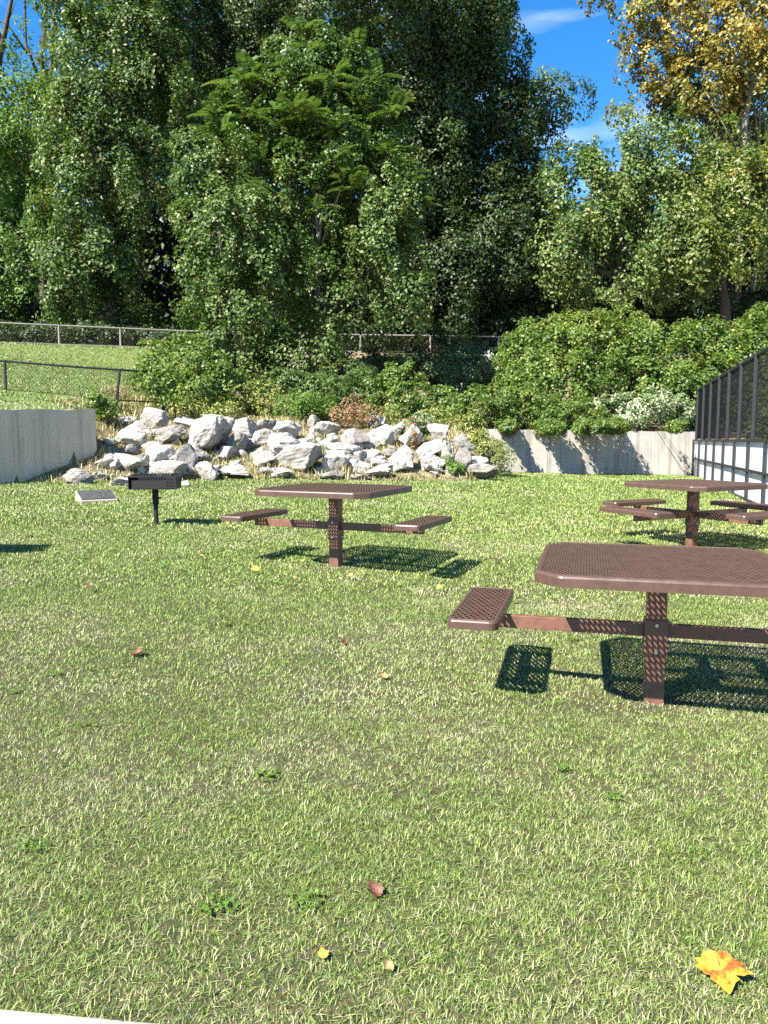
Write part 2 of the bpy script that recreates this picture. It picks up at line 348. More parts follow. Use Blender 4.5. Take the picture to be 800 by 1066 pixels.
for y0, y1, dens, w, h, mg in ((1.35, 2.6, 92000, 0.0019, 0.021, 0.35), (2.6, 4.0, 52000, 0.0025, 0.023, 0.4), (4.0, 6.5, 22000, 0.0039, 0.027, 0.6), (6.5, 10, 8500, 0.0065, 0.032, 0.8), (10, 16, 2600, 0.0115, 0.042, 1.2), (16, 27, 1000, 0.0165, 0.048, 1.2)):
    x, y = scatter(y0, y1, dens, mg)
    s = y - np.interp(x, YF[:, 0], YF[:, 1]); n1 = (x - WL_P[0]) * WL_N[0] + (y - WL_P[1]) * WL_N[1]; t1 = (x - WL_P[0]) * WL_D[0] + (y - WL_P[1]) * WL_D[1]
    k = (s < 0.15) & ~((n1 > -0.02) & (t1 < 0)) & ~(((y - p0.y) * d.x - (x - p0.x) * d.y < -0.03) & (y < 3))
    x, y = x[k], y[k]
    dry = 0.55 * vnoise(x, y, 0.42, 1) + 0.45 * vnoise(x, y, 1.3, 2) + 0.35 * vnoise(x, y, 0.12, 3)
    bare = np.exp(-(((x + 0.42) / 0.30) ** 2 + ((y - 2.02) / 0.22) ** 2))
    for bx_, by_ in ((1.47, 4.2), (-0.47, 7.6), (4.0, 10.0), (1.2, 4.1)): bare = np.maximum(bare, 0.9 * np.exp(-(((x - bx_) / 0.22) ** 2 + ((y - by_) / 0.22) ** 2)))
    dry = dry + 0.35 * bare
    near0 = 1 - 0.6 * sstep(4, 9, y)
    keep = RNG.random(len(x)) > 0.12 * bare + 0.72 * sstep(0.40, 0.70, vnoise(x, y, 0.018, 5)) * near0
    x, y, dry, bare = x[keep], y[keep], dry[keep], bare[keep]
    near = 1 - sstep(2, 9, y)
    straw = RNG.random(len(x)) < np.clip(-0.05 + 0.41 * near + 1.2 * (dry - 0.58), 0.05, 0.88)
    t = np.where(straw, 0.70 + 0.3 * RNG.random(len(x)), np.clip(0.16 + 0.55 * RNG.random(len(x)) + 0.25 * (dry - 0.65), 0, 0.68))
    hh = h * (0.45 + 0.9 * RNG.random(len(x)) ** 1.3) * (0.75 + 0.5 * vnoise(x, y, 0.07, 9)) * (1 - 0.3 * bare)
    parts.append(blades(x, y, terrain(x, y), hh, w * (0.6 + 0.8 * RNG.random(len(x))), t, np.where(straw, 1.1, 0.75)))
for y0, y1, dens, w in ((1.35, 3.0, 9000, 0.0026), (3.0, 6.5, 1600, 0.004)):     # dead thatch lying flat
    x, y = scatter(y0, y1, dens, 0.4)
    k = ~(((y - p0.y) * d.x - (x - p0.x) * d.y < -0.01) & (y < 3)) & (RNG.random(len(x)) > sstep(2.0, 6.3, y)); x, y = x[k], y[k]
    parts.append(blades(x, y, terrain(x, y) + 0.010, np.full(len(x), 0.026), w * (0.6 + 0.8 * RNG.random(len(x))), np.where(RNG.random(len(x)) < 0.65, 0.42 * RNG.random(len(x)), 0.60 + 0.22 * RNG.random(len(x))), np.full(len(x), 1.3)))
# clover and broad-leaved weeds hugging the turf
def lawn_weeds(n):
    cx = (RNG.random(n) - 0.5) * 9; cy = 1.5 + RNG.random(n) ** 1.4 * 8; k = np.abs(cx) < 0.55 * cy + 0.3; cx, cy = cx[k], cy[k]
    m = RNG.integers(14, 60, len(cx)); ii = np.repeat(np.arange(len(cx)), m); rad = (0.02 + 0.05 * RNG.random(len(cx)))[ii]
    a = RNG.random(len(ii)) * 6.283; r = rad * np.sqrt(RNG.random(len(ii))); x = cx[ii] + r * np.cos(a); y = cy[ii] + r * np.sin(a)
    P = np.stack([x, y, terrain(x, y) + 0.012 + 0.012 * RNG.random(len(ii))], 1); N = RNG.normal(0, 0.25, P.shape) + np.array([0, 0, 1.0])
    return P, N, 0.010 + 0.010 * RNG.random(len(ii)), np.clip(0.35 + 0.3 * RNG.random(len(cx))[ii] + RNG.normal(0, .1, len(ii)), 0, 1)
# terrace slope grass
n = 90000; x = -24 + RNG.random(n) * 22; y = 12 + RNG.random(n) * 28
n1 = (x - WL_P[0]) * WL_N[0] + (y - WL_P[1]) * WL_N[1]; t1 = (x - WL_P[0]) * WL_D[0] + (y - WL_P[1]) * WL_D[1]
k = (((n1 > 0.3) & (t1 <= 0)) | ((t1 > 0) & (n1 - 0.5 * t1 > 0.6))) & (y < np.interp(x, YR[:, 0], YR[:, 1]) - 0.1) & (x > -0.62 * y - 1)
x, y, n1 = x[k], y[k], n1[k]
dryt = np.clip(1.1 - n1 / 2.0, 0, 1) * 0.85 + 0.08
st_ = RNG.random(len(x)) < dryt
parts.append(blades(x, y, terrain(x, y), 0.065 * (0.6 + 0.8 * RNG.random(len(x))), 0.026 * (0.7 + 0.6 * RNG.random(len(x))), np.where(st_, 0.66 + 0.3 * RNG.random(len(x)), 0.08 + 0.34 * RNG.random(len(x))), np.full(len(x), 0.7)))
def join_parts(name, parts, mat, parent=None):
    vo = lo = 0; VV, LL, SS, TT = [], [], [], []
    for v, l, s, t in parts:
        VV.append(v); LL.append(l + vo); SS.append(s + lo); TT.append(t); vo += len(v); lo += len(l)
    return mesh_np(name, np.concatenate(VV), np.concatenate(LL), np.concatenate(SS), mat, parent, {'tint': np.concatenate(TT)})
tag(join_parts('grass', parts, M['grass']), 'short mown lawn grass, green mixed with dry straw blades', 'grass', kind='stuff')
# dry grass between the boulders
n = 40000; x = -8.2 + RNG.random(n) * 12; y = 16.4 + RNG.random(n) * 11
s = y - np.interp(x, YF[:, 0], YF[:, 1]); n1 = (x - WL_P[0]) * WL_N[0] + (y - WL_P[1]) * WL_N[1]; t1 = (x - WL_P[0]) * WL_D[0] + (y - WL_P[1]) * WL_D[1]
k = (s > -0.1) & ~((n1 > -0.05) & (t1 < 0)) & (vnoise(x, y, 0.6, 21) + 0.25 * RNG.random(n) > 0.42)
x, y = x[k], y[k]; hh = (0.10 + 0.28 * vnoise(x, y, 0.5, 22) ** 2) * (0.5 + 0.8 * RNG.random(len(x)))
tt = np.clip(0.25 + 0.9 * vnoise(x, y, 0.9, 23) + RNG.normal(0, 0.22, len(x)) - 0.1, 0, 1)
bl = [blades(x, y, terrain(x, y), hh, 0.022 * (0.6 + 0.8 * RNG.random(len(x))), tt, np.full(len(x), 0.8))]
tag(join_parts('dry_grass', bl, M['drygrass']), 'dry yellow grass growing between the boulders of the bank', 'grass', kind='stuff')

# ------------------------------------------------------------------ foliage
def leaves_np(P, Nrm, size, tint, aspect=0.72):
    n = len(P)
    Nrm = Nrm / (np.linalg.norm(Nrm, axis=1, keepdims=True) + 1e-9)
    rnd = RNG.normal(0, 1, (n, 3)); rnd[:, 2] -= 0.7
    T = rnd - Nrm * (rnd * Nrm).sum(1, keepdims=True); T /= np.linalg.norm(T, axis=1, keepdims=True) + 1e-9
    B = np.cross(Nrm, T)
    sz = size[:, None] if hasattr(size, '__len__') else size
    fold = 0.18
    v = np.stack([P - T * sz * 0.5, P + B * sz * aspect * 0.5 + Nrm * sz * fold - T * sz * 0.08, P + T * sz * 0.55, P - B * sz * aspect * 0.5 + Nrm * sz * fold - T * sz * 0.08], 1).reshape(-1, 3)
    base = np.arange(n)[:, None] * 4
    loops = (base + np.array([0, 1, 2, 0, 2, 3])[None, :]).ravel()
    st = np.arange(2 * n) * 3
    return v, loops, st, np.repeat(tint, 2)
def ell_clump(c, r, dens, lsize, sub_r=0.65, droop=1.0, tbias=0.0, gap=0.0, inner=0.25, upb=0.35, hole=0.0):
    """c centre, r radii (m); sub-clumps on the ellipsoid shell, each a leafy tuft"""
    c = np.array(c); r = np.array(r)
    area = 4 * math.pi * ((r[0] * r[1]) ** 1.6 / 3 + (r[0] * r[2]) ** 1.6 / 3 + (r[1] * r[2]) ** 1.6 / 3) ** (1 / 1.6)
    ns = max(5, int(area / (sub_r ** 2) * 0.62))
    dv = RNG.normal(0, 1, (ns, 3)); dv /= np.linalg.norm(dv, axis=1, keepdims=True)
    dv = dv[(dv[:, 1] < 0.25) | (RNG.random(ns) < 0.35)]
    if gap > 0: dv = dv[RNG.random(len(dv)) > gap]
    ns = len(dv); rad = np.where(RNG.random(ns) < inner, 0.45 + 0.4 * RNG.random(ns), 0.82 + 0.26 * RNG.random(ns))
    sc = c + dv * r * rad[:, None]; sr = sub_r * (0.55 + 0.8 * RNG.random(ns)); stt = RNG.normal(0, 0.13, ns)
    m = np.maximum(4, (dens * sr ** 2 / lsize ** 2).astype(int))
    ii = np.repeat(np.arange(ns), m); n = len(ii)
    ld = RNG.normal(0, 1, (n, 3)) + 0.75 * dv[ii]; ld[:, 2] += 0.25; ld[:, 1] -= 0.2
    ld /= np.linalg.norm(ld, axis=1, keepdims=True)
    rr = sr[ii] * (0.55 + 0.5 * RNG.random(n) ** 0.7)
    P = sc[ii] + ld * rr[:, None] * np.array([1, 1, 0.85 * droop])
    P[:, 2] -= (droop - 1) * 0.5 * sr[ii] * RNG.random(n)
    if hole > 0:
        Q = P * np.array([1.0, 1.0, 0.5]) / (sub_r * 1.25)
        w = np.sin(2.1 * Q[:, 0] + 1.3 * Q[:, 2] + 0.7) * np.sin(1.7 * Q[:, 1] - 1.1 * Q[:, 2]) + np.sin(1.9 * Q[:, 2] + 1.2 * Q[:, 0]) * np.sin(2.3 * Q[:, 0] - 0.9 * Q[:, 1] + 2) + 0.5 * np.sin(4.3 * Q[:, 0] + 3.1 * Q[:, 2]) * np.sin(3.7 * Q[:, 2] - 2.9 * Q[:, 1])
        kk = w > (-0.55 + hole) + RNG.normal(0, 0.12, n); P, ld, ii = P[kk], ld[kk], ii[kk]; n = len(ii)
    N = 0.34 * ld + 0.38 * dv[ii] + np.array([0, 0, upb]) + RNG.normal(0, 0.40, (n, 3))
    tint = np.clip(0.45 + tbias + stt[ii] + RNG.normal(0, 0.17, n), 0, 1)
    return leaves_np(P, N, lsize * (0.65 + 0.6 * RNG.random(n)), tint)
def frond_clump(c, r, nf, flen, tbias=0.0):
    """pinnate compound leaves: rachis with leaflets both sides, radiating and arching"""
    out = []
    c = np.array(c); r = np.array(r)
    npl = 11
    dv = RNG.normal(0, 1, (nf, 3)); dv[:, 2] += 0.35; dv[:, 1] -= 0.4; dv /= np.linalg.norm(dv, axis=1, keepdims=True)
    rosettes = c + RNG.normal(0, 0.62, (max(3, nf // 7), 3)) * r
    o = rosettes[RNG.integers(0, len(rosettes), nf)]
    L = flen * (0.7 + 0.5 * RNG.random(nf))
    az = RNG.random(nf) * 2 * math.pi; el = np.radians(RNG.uniform(0, 80, nf))
    D = np.stack([np.cos(az) * np.cos(el), np.sin(az) * np.cos(el), np.sin(el)], 1)
    side = np.cross(D, np.array([0, 0, 1.0])); side /= np.linalg.norm(side, axis=1, keepdims=True)
    tt = np.clip(0.5 + tbias + RNG.normal(0, 0.16, nf), 0, 1)
    for k in range(npl):
        u = (k + 1) / npl
        pc = o + D * (L * u)[:, None]; pc[:, 2] -= 0.38 * L * u ** 2
        for sg in (-1, 1):
            ll = L * 0.26 * (1 - 0.45 * abs(u - 0.45))
            tdir = side * sg + D * 0.35; tdir[:, 2] -= 0.25; tdir /= np.linalg.norm(tdir, axis=1, keepdims=True)
            nn = np.cross(tdir, D) * sg; nn += RNG.normal(0, 0.3, nn.shape); nn[nn[:, 2] < 0] *= -1
            nn /= np.linalg.norm(nn, axis=1, keepdims=True)
            bb = np.cross(nn, tdir)
            v = np.stack([pc, pc + tdir * (ll * 0.45)[:, None] + bb * (ll * 0.22)[:, None], pc + tdir * ll[:, None] - np.array([0, 0, 0.04]), pc + tdir * (ll * 0.45)[:, None] - bb * (ll * 0.22)[:, None]], 1).reshape(-1, 3)
            base = np.arange(nf)[:, None] * 4
            out.append((v, (base + np.array([0, 1, 2, 0, 2, 3])[None, :]).ravel(), np.arange(2 * nf) * 3, np.repeat(tt, 2)))
    return out
def rel(parts, org):
    return [(v - np.array(org), l, s, t) for v, l, s, t in parts]
def px_clump(px, py, rx, ry, y, depth=0.8, **kw):
    c = at(px, py, y); k = y / FPX * 1.03
    return ell_clump(c, (rx * k, max(rx * k * depth, 0.4), ry * k), **kw)
def limb(mb, p, q, r0, r1, wob=0.15, n=6, sides=7):
    p, q = Vector(p), Vector(q); L = (q - p).length; pts, rr = [], []
    for i in range(n + 1):
        t = i / n; w = wob * math.sin(math.pi * t) * L * 0.25
        pts.append(p.lerp(q, t) + Vector((random.uniform(-1, 1), random.uniform(-1, 1), random.uniform(-.3, .3))) * w * 0.5); rr.append(r0 + (r1 - r0) * t)
    mb.tube(pts, rr, sides); return pts
def tree(name, label, cat, base, clumps, mat, dens=8.5, ls=0.19, trunk_r=0.25, group=None, bark='bark', fronds=None, extra_limbs=(), frmat=None, sub_r=0.85, droop=1.15, gap=0.0, tbias=0.0, leader=0.75, upb=0.35, hole=0.08):
    """clumps: (px, py, rx, ry, y, tint) in photo pixels at world depth y"""
    bx, by = base; bz = tz(bx, by) - 0.1
    root = empty(name, (bx, by, bz)); tag(root, label, cat, group)
    fol = [px_clump(c[0], c[1], c[2], c[3], c[4], dens=dens, lsize=ls, sub_r=sub_r, droop=droop, gap=gap, upb=upb, hole=hole, tbias=tbias + (c[5] if len(c) > 5 else 0)) for c in clumps]
    if fol:
        join_parts('crown', rel(fol, root.location), mat, root)
    if fronds:
        fr = []
        for (px, py, rx, ry, y, nf, fl) in fronds:
            k = y / FPX; fr += frond_clump(at(px, py, y), (rx * k, rx * k * 0.7, ry * k), nf, fl)
        join_parts('compound_leaf_spray', rel(fr, root.location), frmat or M['frond'], root)
    mb = MB(); cs = [at(c[0], c[1], c[4]) for c in (clumps if clumps else [f[:5] for f in fronds])]
    top = max(cs, key=lambda v: v.z)
    main = limb(mb, (0, 0, 0), (top - root.location) * leader, trunk_r, trunk_r * 0.35, 0.12, 8, 9)
    for c in cs:
        q = c - root.location
        j = min(range(len(main)), key=lambda i: (main[i] - q).length + max(0, main[i].z - q.z + 0.5) * 3)
        if (main[j] - q).length > 0.5: limb(mb, main[j], q, trunk_r * 0.32, 0.03, 0.2, 5, 6)
    for pts_, r0, r1 in extra_limbs:
        P = [at(*p) - root.location for p in pts_]; m = len(P)
        mb.tube(P, [r0 + (r1 - r0) * i / (m - 1) for i in range(m)], 8)
    mb.build('trunk', M[bark], root, smooth=True)
    return root

TB = 'trees along the back of the lawn'
def gb(px, y):      # ground point under image column px at depth y
    return ((px - 400) / FPX * y, y)
# left side, behind the road-side rail
tree('vine_draped_tree', 'broad light green tree at the far left with sky showing at its top', 'tree', gb(-30, 43),
     [(-60, 60, 55, 60, 43), (10, 125, 40, 32, 42, .12), (-40, 170, 55, 60, 42), (25, 185, 40, 40, 42.5), (20, 255, 45, 50, 42, -.05), (-50, 280, 55, 55, 42, -.05), (45, 120, 26, 30, 42.5, .15), (50, 310, 30, 25, 42, -.1)],
     M['light'], trunk_r=0.32, group=TB, dens=7.5, gap=0.08, extra_limbs=[([(-25, 260, 44), (0, 60, 44), (10, 10, 44), (20, -40, 44)], .2, .06), ([(5, 50, 44), (-12, 5, 44), (-30, -40, 44)], .1, .03)])
tree('bare_top_tree', 'thin tree with bare dark branches against the sky at top left', 'tree', gb(48, 50),
     [(60, -25, 40, 30, 50), (25, 42, 18, 12, 50, .05), (12, 70, 12, 8, 50), (50, 72, 22, 14, 50), (30, -15, 14, 14, 50), (66, 25, 12, 20, 50)],
     M['light'], trunk_r=0.26, group=TB, dens=2.0, gap=0.35, sub_r=0.5, leader=0.95,
     extra_limbs=[([(48, 150, 50), (44, 60, 50), (48, 20, 50), (46, -30, 50)], .15, .08), ([(40, 80, 50), (27, 45, 50), (26, 0, 50), (24, -30, 50)], .10, .05), ([(28, 55, 50), (8, 25, 50), (16, 2, 50)], .08, .03), ([(8, 26, 50), (-10, 18, 50)], .06, .03), ([(42, 65, 50), (64, 55, 50), (78, 30, 50)], .05, .02)])
tree('vine_draped_tree', 'tall tree hung with dense glossy vines behind the grassy terrace', 'tree', gb(120, 41),
     [(105, 75, 45, 48, 41, .05), (150, 40, 42, 48, 41.5), (90, 140, 40, 45, 40.5), (140, 120, 42, 55, 41), (75, 205, 34, 55, 40, .03), (118, 190, 32, 50, 40.5), (60, 275, 32, 45, 40, -.05), (100, 262, 34, 48, 40.2), (128, 285, 22, 35, 41, -.1), (165, 85, 30, 50, 41), (170, 165, 20, 40, 41.5, -.05), (120, -15, 70, 50, 42), (85, 318, 30, 20, 40.5, -.05)],
     M['vine'], trunk_r=0.38, group=TB, dens=9.0, droop=1.35)
tree('forest_tree', 'dark green tree in shade behind the middle of the vine covered thicket', 'tree', gb(250, 47),
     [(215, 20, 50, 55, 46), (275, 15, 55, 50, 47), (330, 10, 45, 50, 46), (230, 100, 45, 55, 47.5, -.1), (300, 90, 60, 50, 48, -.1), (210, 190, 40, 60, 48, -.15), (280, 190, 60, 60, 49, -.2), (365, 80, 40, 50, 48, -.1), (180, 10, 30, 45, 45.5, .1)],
     M['dark'], trunk_r=0.36, group=TB, dens=8.5)
# the dark tree right of centre
tree('dark_canopy_tree', 'tall dark green tree with drooping branches beside the patch of blue sky', 'tree', gb(480, 43),
     [(430, 30, 55, 55, 41.5, .2), (482, 20, 42, 50, 42, .12), (400, 90, 38, 50, 42, .1), (455, 95, 50, 50, 42, .05), (512, 60, 30, 46, 42.5, .12), (575, 105, 25, 14, 42.5, .15), (548, 118, 30, 24, 42.5, .05), (520, 140, 40, 45, 43), (440, 170, 50, 55, 42.5, -.05), (500, 200, 50, 50, 43, -.08), (535, 205, 26, 45, 43), (450, 250, 50, 55, 44, -.2), (515, 275, 48, 50, 44, -.2), (430, 310, 45, 35, 45, -.25), (480, 325, 55, 28, 45, -.25), (545, 315, 40, 30, 44.5, -.22), (452, -40, 58, 50, 43), (330, -80, 60, 40, 38), (430, -90, 50, 35, 37), (470, 285, 40, 60, 41.5, -.25), (520, 250, 40, 60, 41.8, -.2), (420, 230, 30, 60, 41.5, -.2)],  # high clumps tinted lighter, low ones darker, to paint light and shade
     M['dark'], trunk_r=0.4, group=TB, hole=0.0, dens=8.0, ls=0.19, droop=1.3)  # the two nearest clumps, above the view, are added to shade the crown
# right side
tree('vine_draped_tree', 'mid green vine hung tree between the blue sky gap and the autumn tree', 'tree', gb(640, 41),
     [(598, 205, 32, 38, 40.5, .05), (648, 160, 24, 28, 40.5), (640, 205, 34, 45, 40.5), (690, 165, 30, 40, 40.5), (588, 262, 30, 38, 39.8, .0), (630, 270, 40, 40, 39.8), (685, 225, 30, 50, 39.8, .08), (575, 225, 14, 30, 40.5, .1)],
     M['vine'], trunk_r=0.33, group=TB, dens=8.5, droop=1.3, tbias=.18)
tree('autumn_tree', 'tall pale barked tree with sparse yellow and orange leaves at top right', 'tree', gb(768, 45),
     [(665, 20, 26, 22, 45, .05), (700, 45, 34, 26, 45, .15), (745, 25, 34, 28, 45, .12), (770, 62, 30, 26, 44.5, .25), (795, 30, 30, 30, 45, .1), (690, 95, 30, 16, 45, .1), (655, 112, 14, 10, 45, .05), (725, 80, 34, 22, 45.3, .12), (720, 118, 40, 18, 46, -.3), (755, 120, 34, 26, 46, -.3), (800, 110, 24, 30, 46, -.1), (800, 165, 18, 14, 44.5, .1), (650, -15, 34, 22, 45, .1), (740, -25, 60, 26, 45, .1), (840, 60, 40, 70, 45, .1), (830, -20, 50, 40, 45.5), (760, 45, 30, 24, 42.6, .2), (792, 85, 22, 26, 42.6, .15), (735, 95, 34, 20, 43.5, .05), (700, 12, 40, 24, 44, .1), (775, 8, 34, 22, 43, .15), (672, 70, 26, 20, 44.5, .1)],
     M['yellow'], trunk_r=0.2, group=TB, dens=7, ls=0.22, gap=0.06, hole=0.04, sub_r=0.65, bark='palebark', leader=0.4,
     extra_limbs=[([(768, 330, 44), (770, 200, 43.6), (776, 128, 43.4), (780, 100, 43.3), (788, 65, 43.4), (803, 50, 43.5), (830, 30, 44)], .17, .10), ([(777, 112, 43.4), (786, 82, 43.3), (793, 60, 43.4), (797, 20, 43.8)], .14, .05), ([(772, 110, 43.5), (770, 80, 44), (760, 50, 44.5)], .08, .03)])
tree('vine_draped_tree', 'yellow tinged vine covered tree in front of the autumn tree', 'tree', gb(755, 41),
     [(742, 170, 34, 36, 40.5), (718, 222, 32, 40, 40, .05), (765, 215, 34, 45, 40, .08), (740, 265, 40, 35, 39.5), (700, 285, 30, 35, 40, -.05), (795, 225, 24, 60, 40.5, .08), (690, 245, 20, 40, 40.5), (840, 230, 40, 90, 41)],
     M['turning'], trunk_r=0.35, group=TB, dens=8.5, droop=1.25)
# centre clump in front of the rail
tree('compound_leaf_tree', 'bright green tree with long feathery compound leaves rising over the vine columns', 'tree', gb(325, 31.5),
     [(330, 85, 50, 32, 31.8, -.1), (375, 115, 38, 36, 31.8, -.1), (270, 110, 30, 30, 31.8, -.1), (340, 232, 26, 20, 31.3, -.05), (318, 262, 30, 26, 31.6, -.1), (300, 195, 34, 30, 31.0), (300, 175, 40, 35, 31.5, -.1), (352, 170, 45, 34, 31.5), (395, 165, 30, 34, 31.5, -.1), (330, 120, 45, 35, 31.8, -.1), (265, 140, 28, 35, 31.6, -.1), (418, 195, 18, 26, 31.5, -.1)],
     M['frond'], trunk_r=0.08, group=TB, dens=8.5, ls=0.15, bark='stem', upb=0.35, sub_r=0.55,
     fronds=[(330, 72, 46, 22, 30.6, 66, 1.15), (262, 92, 26, 22, 30.8, 38, 1.15), (252, 72, 10, 8, 30.8, 14, 1.1), (380, 98, 32, 26, 31, 49, 1.1), (300, 125, 50, 26, 30.4, 66, 1.1), (355, 140, 50, 26, 30.3, 66, 1.05), (245, 140, 30, 24, 30.4, 38, 1.0), (405, 165, 24, 28, 30.5, 44, 1.0), (290, 175, 34, 24, 30.2, 44, .95), (365, 190, 40, 20, 30.4, 33, .95), (425, 195, 12, 22, 30.6, 22, .95), (222, 120, 14, 20, 31, 19, 1.0), (340, 52, 30, 8, 31, 22, 1.1)],
     extra_limbs=[([(330, 395, 31.5), (332, 250, 31.2), (328, 200, 31), (322, 150, 31)], .10, .05), ([(331, 260, 31.1), (338, 205, 30.8), (344, 150, 30.8)], .07, .03), ([(333, 262, 31.1), (352, 205, 30.8), (366, 160, 30.8)], .06, .03), ([(300, 395, 31.5), (268, 195, 30.9), (272, 150, 30.8)], .07, .03)])
tree('vine_column', 'rounded column of glossy vines covering a dead trunk left of the pale stems', 'vine', gb(245, 30),
     [(222, 178, 30, 34, 30.2, .05), (245, 245, 48, 40, 29.6, .08), (225, 285, 32, 45, 29.6, .02), (272, 275, 34, 48, 29.6, .05), (240, 335, 42, 42, 29.4), (275, 345, 30, 40, 29.6, -.08), (222, 375, 26, 30, 29, .05), (255, 392, 34, 24, 29)],
     M['vine'], trunk_r=0.22, group='vine columns in the middle', dens=9, ls=0.145, sub_r=0.62, droop=1.3)
tree('vine_column', 'ragged curtain of vines hanging right of the pale stems, shaded below', 'vine', gb(370, 30.5),
     [(425, 300, 18, 45, 30.2), (300, 330, 26, 40, 32.5, -.1), (345, 275, 26, 34, 32.5, -.1), (408, 225, 26, 40, 30.2, .08), (398, 275, 24, 35, 30.2, .05), (420, 255, 16, 45, 30.4), (365, 265, 30, 34, 33, -.05), (345, 315, 26, 40, 30.4, .02), (318, 300, 22, 42, 33.5, -.12), (325, 355, 26, 30, 30, .05), (300, 380, 30, 28, 29.6, -.05), (355, 370, 26, 28, 32.5, -.1), (385, 315, 24, 26, 33.5, -.12), (310, 235, 24, 30, 33.5, -.1)],  # recessed clumps carry darker tints that paint in their shade
     M['vine'], trunk_r=0.2, group='vine columns in the middle', dens=8.5, ls=0.145, sub_r=0.62, droop=1.4)
# woods far behind: one mass
wd = []
for i in range(26):
    px = -160 + i * 45; topy = 235 if 505 < px < 720 else (40 if 70 < px < 505 else 160)
    for py in range(topy, 375, 55):
        wd.append(px_clump(px + random.uniform(-15, 15), py + random.uniform(-10, 10), 42, 46, 58 + random.uniform(-3, 3), dens=6.0, lsize=0.42, sub_r=1.5, tbias=-.1))
for i in range(24):
    for py in (270, 315, 360): wd.append(px_clump(-140 + i * 46 + random.uniform(-12, 12), py, 44, 40, 70, dens=5.0, lsize=0.5, sub_r=1.7, tbias=-.1))
tag(join_parts('woods', wd, M['dark']), 'dark shaded woods behind the trees', 'woods', kind='stuff')

# shrubs
def bush(name, label, cat, px, y, clumps, mat, from_root=False, dens=8, ls=0.13, group=None, sub_r=0.40, stem_r=0.03, **kw):
    bx, by = gb(px, y); bz = tz(bx, by); root = empty(name, (bx, by, bz)); tag(root, label, cat, group)
    fol = [px_clump(c[0], c[1], c[2], c[3], c[4], dens=dens, lsize=ls, sub_r=sub_r, tbias=(c[5] if len(c) > 5 else 0), **kw) for c in clumps]
    join_parts('foliage', rel(fol, root.location), mat, root)
    for c in clumps:
        mb = MB(); q = at(*c[:2], c[4]) - root.location
        g = Vector((q.x * 0.8, q.y * 0.8, 0)); g.z = tz(root.location.x + g.x, root.location.y + g.y) - bz - 0.1
        if from_root: g = Vector((q.x * 0.93, max(q.y, 0.0) * 0.9, 0.12))
        limb(mb, g, q, stem_r * (0.3 if from_root else 1), stem_r * (0.2 if from_root else 0.4), 0.2, 4, 5); mb.build('stem', M['bark'], root, smooth=True)
    return root
GS = 'shrubs on the bank behind the wall'
bush('shrub_mound', 'large rounded vine covered mound at the left end of the concrete wall', 'bush', 585, 29.5, [(560, 375, 34, 34, 29.5), (600, 364, 42, 32, 29.5, .2), (585, 405, 48, 32, 28.5), (548, 400, 26, 30, 28.5), (622, 400, 30, 30, 28.8, -.05), (610, 350, 28, 20, 30.2, .2)], M['hedge'], group=GS, droop=1.2)
bush('shrub_mound', 'yellow green vine covered mound above the middle of the concrete wall', 'bush', 665, 30, [(645, 357, 36, 28, 30.5, .2), (680, 375, 40, 36, 29.5, .05), (690, 408, 38, 26, 28.6), (655, 395, 24, 20, 29.5, -.15), (710, 385, 30, 34, 29.5), (715, 418, 26, 24, 28)], M['hedge'], group=GS, droop=1.2)
bush('shrub_mound', 'vine covered mound rising behind the black mesh fence', 'bush', 760, 30, [(740, 372, 32, 30, 30, .05), (775, 368, 36, 28, 30), (810, 358, 40, 34, 30.5), (750, 410, 40, 34, 29), (800, 405, 40, 40, 29), (745, 440, 30, 18, 27.6), (785, 440, 34, 22, 27.6), (825, 440, 40, 30, 27.6), (850, 380, 50, 60, 30)], M['hedge'], group=GS, droop=1.2)
bush('flowering_shrub', 'pale flowering shrub spilling over the top of the concrete wall', 'bush', 665, 26.9, [(640, 428, 26, 14, 26.8), (675, 422, 30, 13, 26.9, .1), (705, 430, 18, 14, 26.9), (655, 438, 16, 8, 26.3, .1)], M['pale'], ls=0.09, sub_r=0.22)
bush('overhanging_vine', 'green vine hanging over the left part of the concrete wall', 'vine', 585, 26.2, [(575, 437, 20, 12, 25.9), (600, 432, 26, 14, 26.3), (550, 425, 30, 20, 26.4), (625, 442, 10, 8, 26.0)] + [(p + 1.5 * k * random.uniform(-1, 1), 445.5 - 0.8 * k * (3 - k), 6.5 - 1.2 * k, 3.6, 25.2 - 0.27 * k) for p in (526, 531, 566, 572, 579, 606, 613, 619, 626, 632, 638, 645, 702) for k in range(4)], M['hedge'], ls=0.085, sub_r=0.16, from_root=True)
bush('hedge', 'leafy hedge behind the right end of the boulder pile', 'hedge', 480, 26.3, [(455, 424, 26, 16, 26.2), (490, 424, 30, 17, 26.4, .03), (525, 424, 26, 18, 26.4), (470, 435, 22, 11, 25.8)], M['hedge'], ls=0.10, sub_r=0.26)
bush('shrub', 'upright rounded bush behind the middle of the boulder pile', 'bush', 418, 26.5, [(418, 402, 20, 20, 26.5, .02), (412, 424, 26, 16, 26.2), (428, 420, 20, 18, 26)], M['hedge'], ls=0.10, sub_r=0.26)
bush('shrub', 'low shaded bush behind the boulders under the vine curtain', 'bush', 340, 27, [(300, 408, 30, 18, 27, -.15), (340, 412, 34, 16, 26.8, -.2), (378, 412, 28, 18, 27, -.15), (360, 396, 30, 16, 29, -.2)], M['vine'], ls=0.11, sub_r=0.28)  # negative tints put the shade under the curtain into the leaf colour
